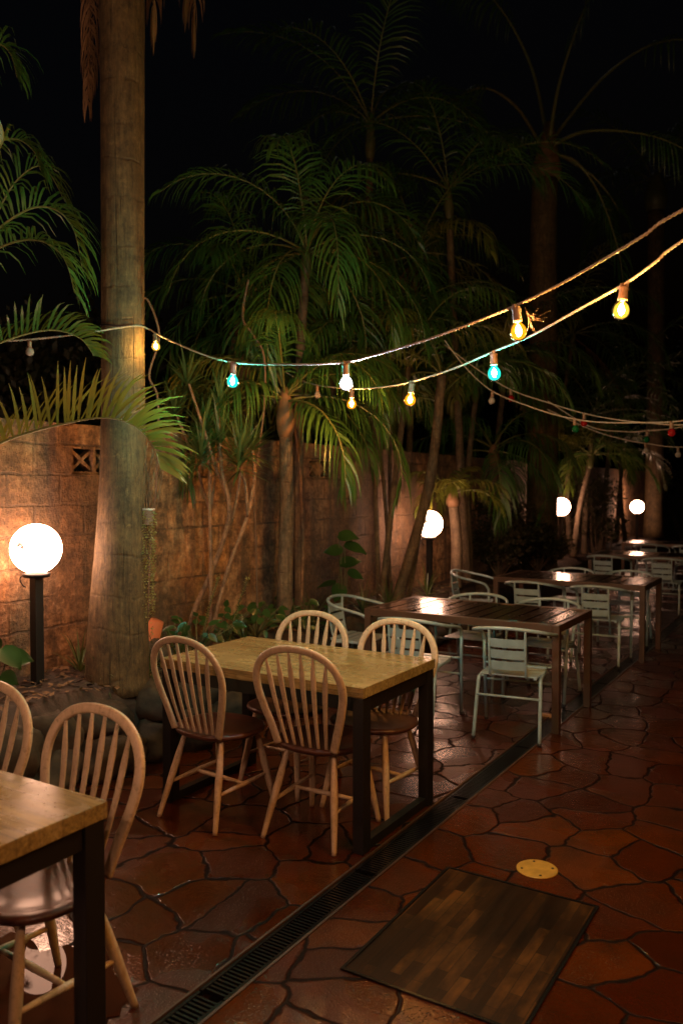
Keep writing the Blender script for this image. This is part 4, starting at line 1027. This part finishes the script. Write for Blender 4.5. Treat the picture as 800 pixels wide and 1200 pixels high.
def DA(px): return 1.0 / (.2 + .000315 * (px - 180))
def DB(px): return 1.0 / (.172 + .000506 * (px - 412))
EA = Vector((2.15, 1.95, 3.3)); EB = Vector((2.15, .70, 3.2))
def ext(p0, e, sag, n=4):
    out = []
    for k in range(1, n+1):
        u = k/n; q = p0.lerp(e, u); q.z -= sag * 4 * u * (1-u); out.append(q)
    return out
A1 = P(800, 247, DA(800)); Bn = P(800, 282, DB(800))
cable('pale festoon cord from the left edge to the thick palm trunk', [P(-120,398,4.9), P(-40,402,4.85), P(37,399,4.8), P(105,391,4.85), P(150,384,4.93), P(166,383,4.96)], .0062)
cable('pale festoon cord looping from the thick palm across the picture to upper right', [P(166,383,5.0), P(178,388,DA(178))] + [P(x_, y_, DA(x_)) for x_, y_ in ((188,394),(230,413),(274,425.5),(340,428),(400,426),(440,417),(500,399),(560,377),(603,359.5),(650,337),(700,309),(750,279),(800,247))] + ext(A1, EA, .05), .0055)
cable('pale lower festoon cord rising from the palms past the teal bulb to upper right', [P(335,437,7.0), P(352,446,6.9)] + [P(x_, y_, DB(x_)) for x_, y_ in ((372,452),(412,456),(450,454),(482,448),(530,433),(577,413),(620,395),(680,362),(730,334),(765,309),(800,282))] + ext(Bn, EB, .05), .0055)
def onA(px, py): return P(px, py, DA(px), -.012)
def onB(px, py): return P(px, py, DB(px), -.012)
bulb(onA(183,391), 'warm', True, 'small warm yellow bulb hanging right beside the thick palm trunk', 1, .85)
bulb(onA(274,425.5), 'teal', True, 'glowing teal bulb on the left, above the spiky heads', 2, 1.05)
bulb(onA(405,425), 'white', True, 'bright white bulb hanging from the crossing point of the cords', 3)
bulb(onA(603,359), 'amber', True, 'large amber bulb with a cobweb, right of the centre on the upper cord', 4)
bulb(onB(412,456), 'amber', True, 'small amber bulb just below the white bulb', 5, 1.15)
bulb(onB(482,448), 'amber', True, 'small amber bulb hanging over the cane clump', 6, 1.12)
bulb(onB(577,413), 'teal', True, 'glowing teal bulb right of the centre on the lower cord', 7, 1.08)
bulb(onB(728,335), 'yellow', True, 'large pale yellow bulb near the right edge on the lower cord', 8)
bulb(P(37,399,4.8,-.012), 'clear', False, 'unlit clear bulb left of the thick palm trunk', 9, .7)
bulb(onB(372,452), 'clear', False, 'unlit clear bulb left of the small amber bulb in the fronds', 10, .8)
# cords carry on over the walkway to two posts beyond the right edge of the picture
sA = ext(A1, EA, .05, 8); sB = ext(Bn, EB, .05, 8)
OFF = [(sA[1],'amber'),(sA[4],'yellow'),(sB[2],'amber'),(sB[5],'amber')]
EC = Vector((-3.9, -1.6, 2.95))  # post top of an added cord, strung only for the fill bulbs
sC = [EB + Vector((0,0,-.05))] + ext(EB + Vector((0,0,-.05)), EC, .28, 8)
cable('added festoon cord behind the viewer carrying the fill bulbs', sC, .0055)
OFF += [(sC[3],'rose'),(sC[5],'rose'),(sC[7],'rose')]  # added rose bulbs, unseen fill for the chair backs
for i, (p, col) in enumerate(OFF): bulb(p - Vector((0,0,.012)), col, True, ['warm bulb on the cords over the walkway beyond the right edge', 'added rosy white fill bulb on the cord behind the viewer'][i > 3], 40+i)
for e, lab in ((EC - Vector((.1,0,0)), 'added timber post holding the fill bulb cord behind the viewer'), (EA, 'timber post holding the upper festoon cord'), (EB, 'timber post holding the lower festoon cord')):
    b = MB(); b.box((e.x+.05, e.y, 1.7), (.1, .1, 3.4)); tag(b.build('timber_post', M['post'], origin=(e.x+.05, e.y, 0), bevel=.006), lab, 'post')
# cobweb-like twig tangle by the amber bulb
p = onA(612, 357); b = MB(); rnd = random.Random(8)
hub = p + Vector((.02, 0, -.04))
for k in range(13):
    an = rnd.uniform(-1.9, .9); rad = rnd.uniform(.03, .075)
    e = hub + Vector((math.cos(an) * rad, rnd.uniform(-.02, .02), math.sin(an) * rad + .012))
    b.tube([hub.lerp(p, rnd.random()), hub.lerp(e, .5) + Vector((0, rnd.uniform(-.01, .01), -.006)), e], .0006, 4)
tag(b.build('cobweb', M['twig'], origin=p), 'tangle of cobweb and dry fibre stuck beside the large amber bulb', 'cobweb')
# darker cords with unlit bulbs over the walkway
def DC(px): return lerp(7.6, 5.8, (px - 470) / 330)
cC = cable('faint cord with unlit bulbs dipping to the right edge behind the lower teal bulb', [P(x_, y_, DC(x_)) for x_, y_ in ((520,400),(545,432),(576,459),(620,477),(660,489),(700,495),(757,495.5),(800,493),(860,480),(960,440))], .006)
cD = cable('second faint cord crossing just above it towards the red bulb', [P(x_, y_, DC(x_) + .5) for x_, y_ in ((520,405),(556,432),(597,457),(640,472),(680,484),(720,492),(760,496),(800,498),(880,490),(990,455))], .006)
cE = cable('third faint cord lower behind the right trunk', [P(x_, y_, DC(x_) + 1.6) for x_, y_ in ((640,470),(690,500),(730,506),(757,505),(800,500),(880,478))], .006)
cF = cable('lowest faint cord sloping to the right edge', [P(x_, y_, DC(x_) + 2.4) for x_, y_ in ((640,480),(690,503),(725,514),(757,520),(800,524),(880,515))], .006)
for i, (x_, y_, dd, col, lab) in enumerate(((576,459,0,'clear','unlit clear bulb just below the right teal bulb'),(597,457,.5,'red','unlit dark red bulb right of the clear one below the teal bulb'),(672,491,0,'green','unlit green bulb on the faint cords over the shrubs'),(683,485,.5,'red','unlit reddish bulb beside the green one over the shrubs'),(757,505,1.6,'green','unlit green bulb in front of the right trunk'),(755,519.5,2.4,'clear','unlit clear bulb lowest in front of the right trunk'),(785,494,0,'red','unlit red bulb near the right edge'),(793,523.5,2.4,'clear','unlit clear bulb at the right edge on the lowest cord'))):
    bulb(P(x_, y_, DC(x_) + dd, -.01), col, False, lab, 20+i, .85)
# wire wound on the trunk where the cord is tied
b = MB(); q = []
for k in range(25):
    a = 2*math.pi*k/24; cpt = P(146, 386, D1); q.append(cpt + Vector((math.cos(a)*.1345, math.sin(a)*.1345, .012*math.sin(a*2) - .0)))
b.tube(q, .0055, 7, False); tag(b.build('tie_wire', M['black_steel'], origin=q[0]), 'dark tie wire around the thick palm trunk where the cord is fixed', 'wire')

# ------------------------------------------------------------------ night sky, moonlight, camera
w = bpy.data.worlds.new('World'); scene.world = w; w.use_nodes = True
nt = w.node_tree; bg = nt.nodes['Background']
sky = nt.nodes.new('ShaderNodeTexSky'); sky.sky_type = 'NISHITA'; sky.sun_disc = False
sky.sun_elevation = R(-4.5); sky.sun_rotation = R(200); sky.air_density = 1.0; sky.dust_density = .5
nt.links.new(sky.outputs[0], bg.inputs['Color']); bg.inputs['Strength'].default_value = .11
sl = bpy.data.lights.new('moonlight', 'SUN'); sl.energy = .004; sl.angle = R(.5); sl.color = (1, .95, .88)
so = bpy.data.objects.new('moonlight', sl); COL.objects.link(so); so.rotation_euler = (R(40), R(10), R(200))

cam = bpy.data.cameras.new('camera'); co = bpy.data.objects.new('camera', cam); COL.objects.link(co)
cam.sensor_fit = 'VERTICAL'; cam.sensor_height = 36.0; cam.sensor_width = 24.0; cam.lens = FPX / 1200 * 36.0
cam.clip_start = .05; cam.clip_end = 600
co.location = (0, 0, EYE); co.rotation_euler = (R(90) - math.atan(28 / FPX), 0, YAW)
cam.dof.use_dof = True; cam.dof.focus_distance = 4.0; cam.dof.aperture_fstop = 2.4
scene.camera = co
for o in scene.objects:
    if '_w' in o: del o['_w']
scene.view_settings.view_transform = 'Standard'; scene.view_settings.look = 'None'; scene.view_settings.exposure = .30; scene.view_settings.gamma = 1
scene.view_settings.use_curve_mapping = False
scene.render.engine = 'CYCLES'
cyc = scene.cycles
cyc.use_denoising = True; cyc.max_bounces = 7; cyc.diffuse_bounces = 3; cyc.glossy_bounces = 3; cyc.transparent_max_bounces = 12; cyc.transmission_bounces = 3
cyc.sample_clamp_indirect = 4.0; cyc.sample_clamp_direct = 0.0; cyc.use_light_tree = True; cyc.caustics_reflective = False; cyc.caustics_refractive = False
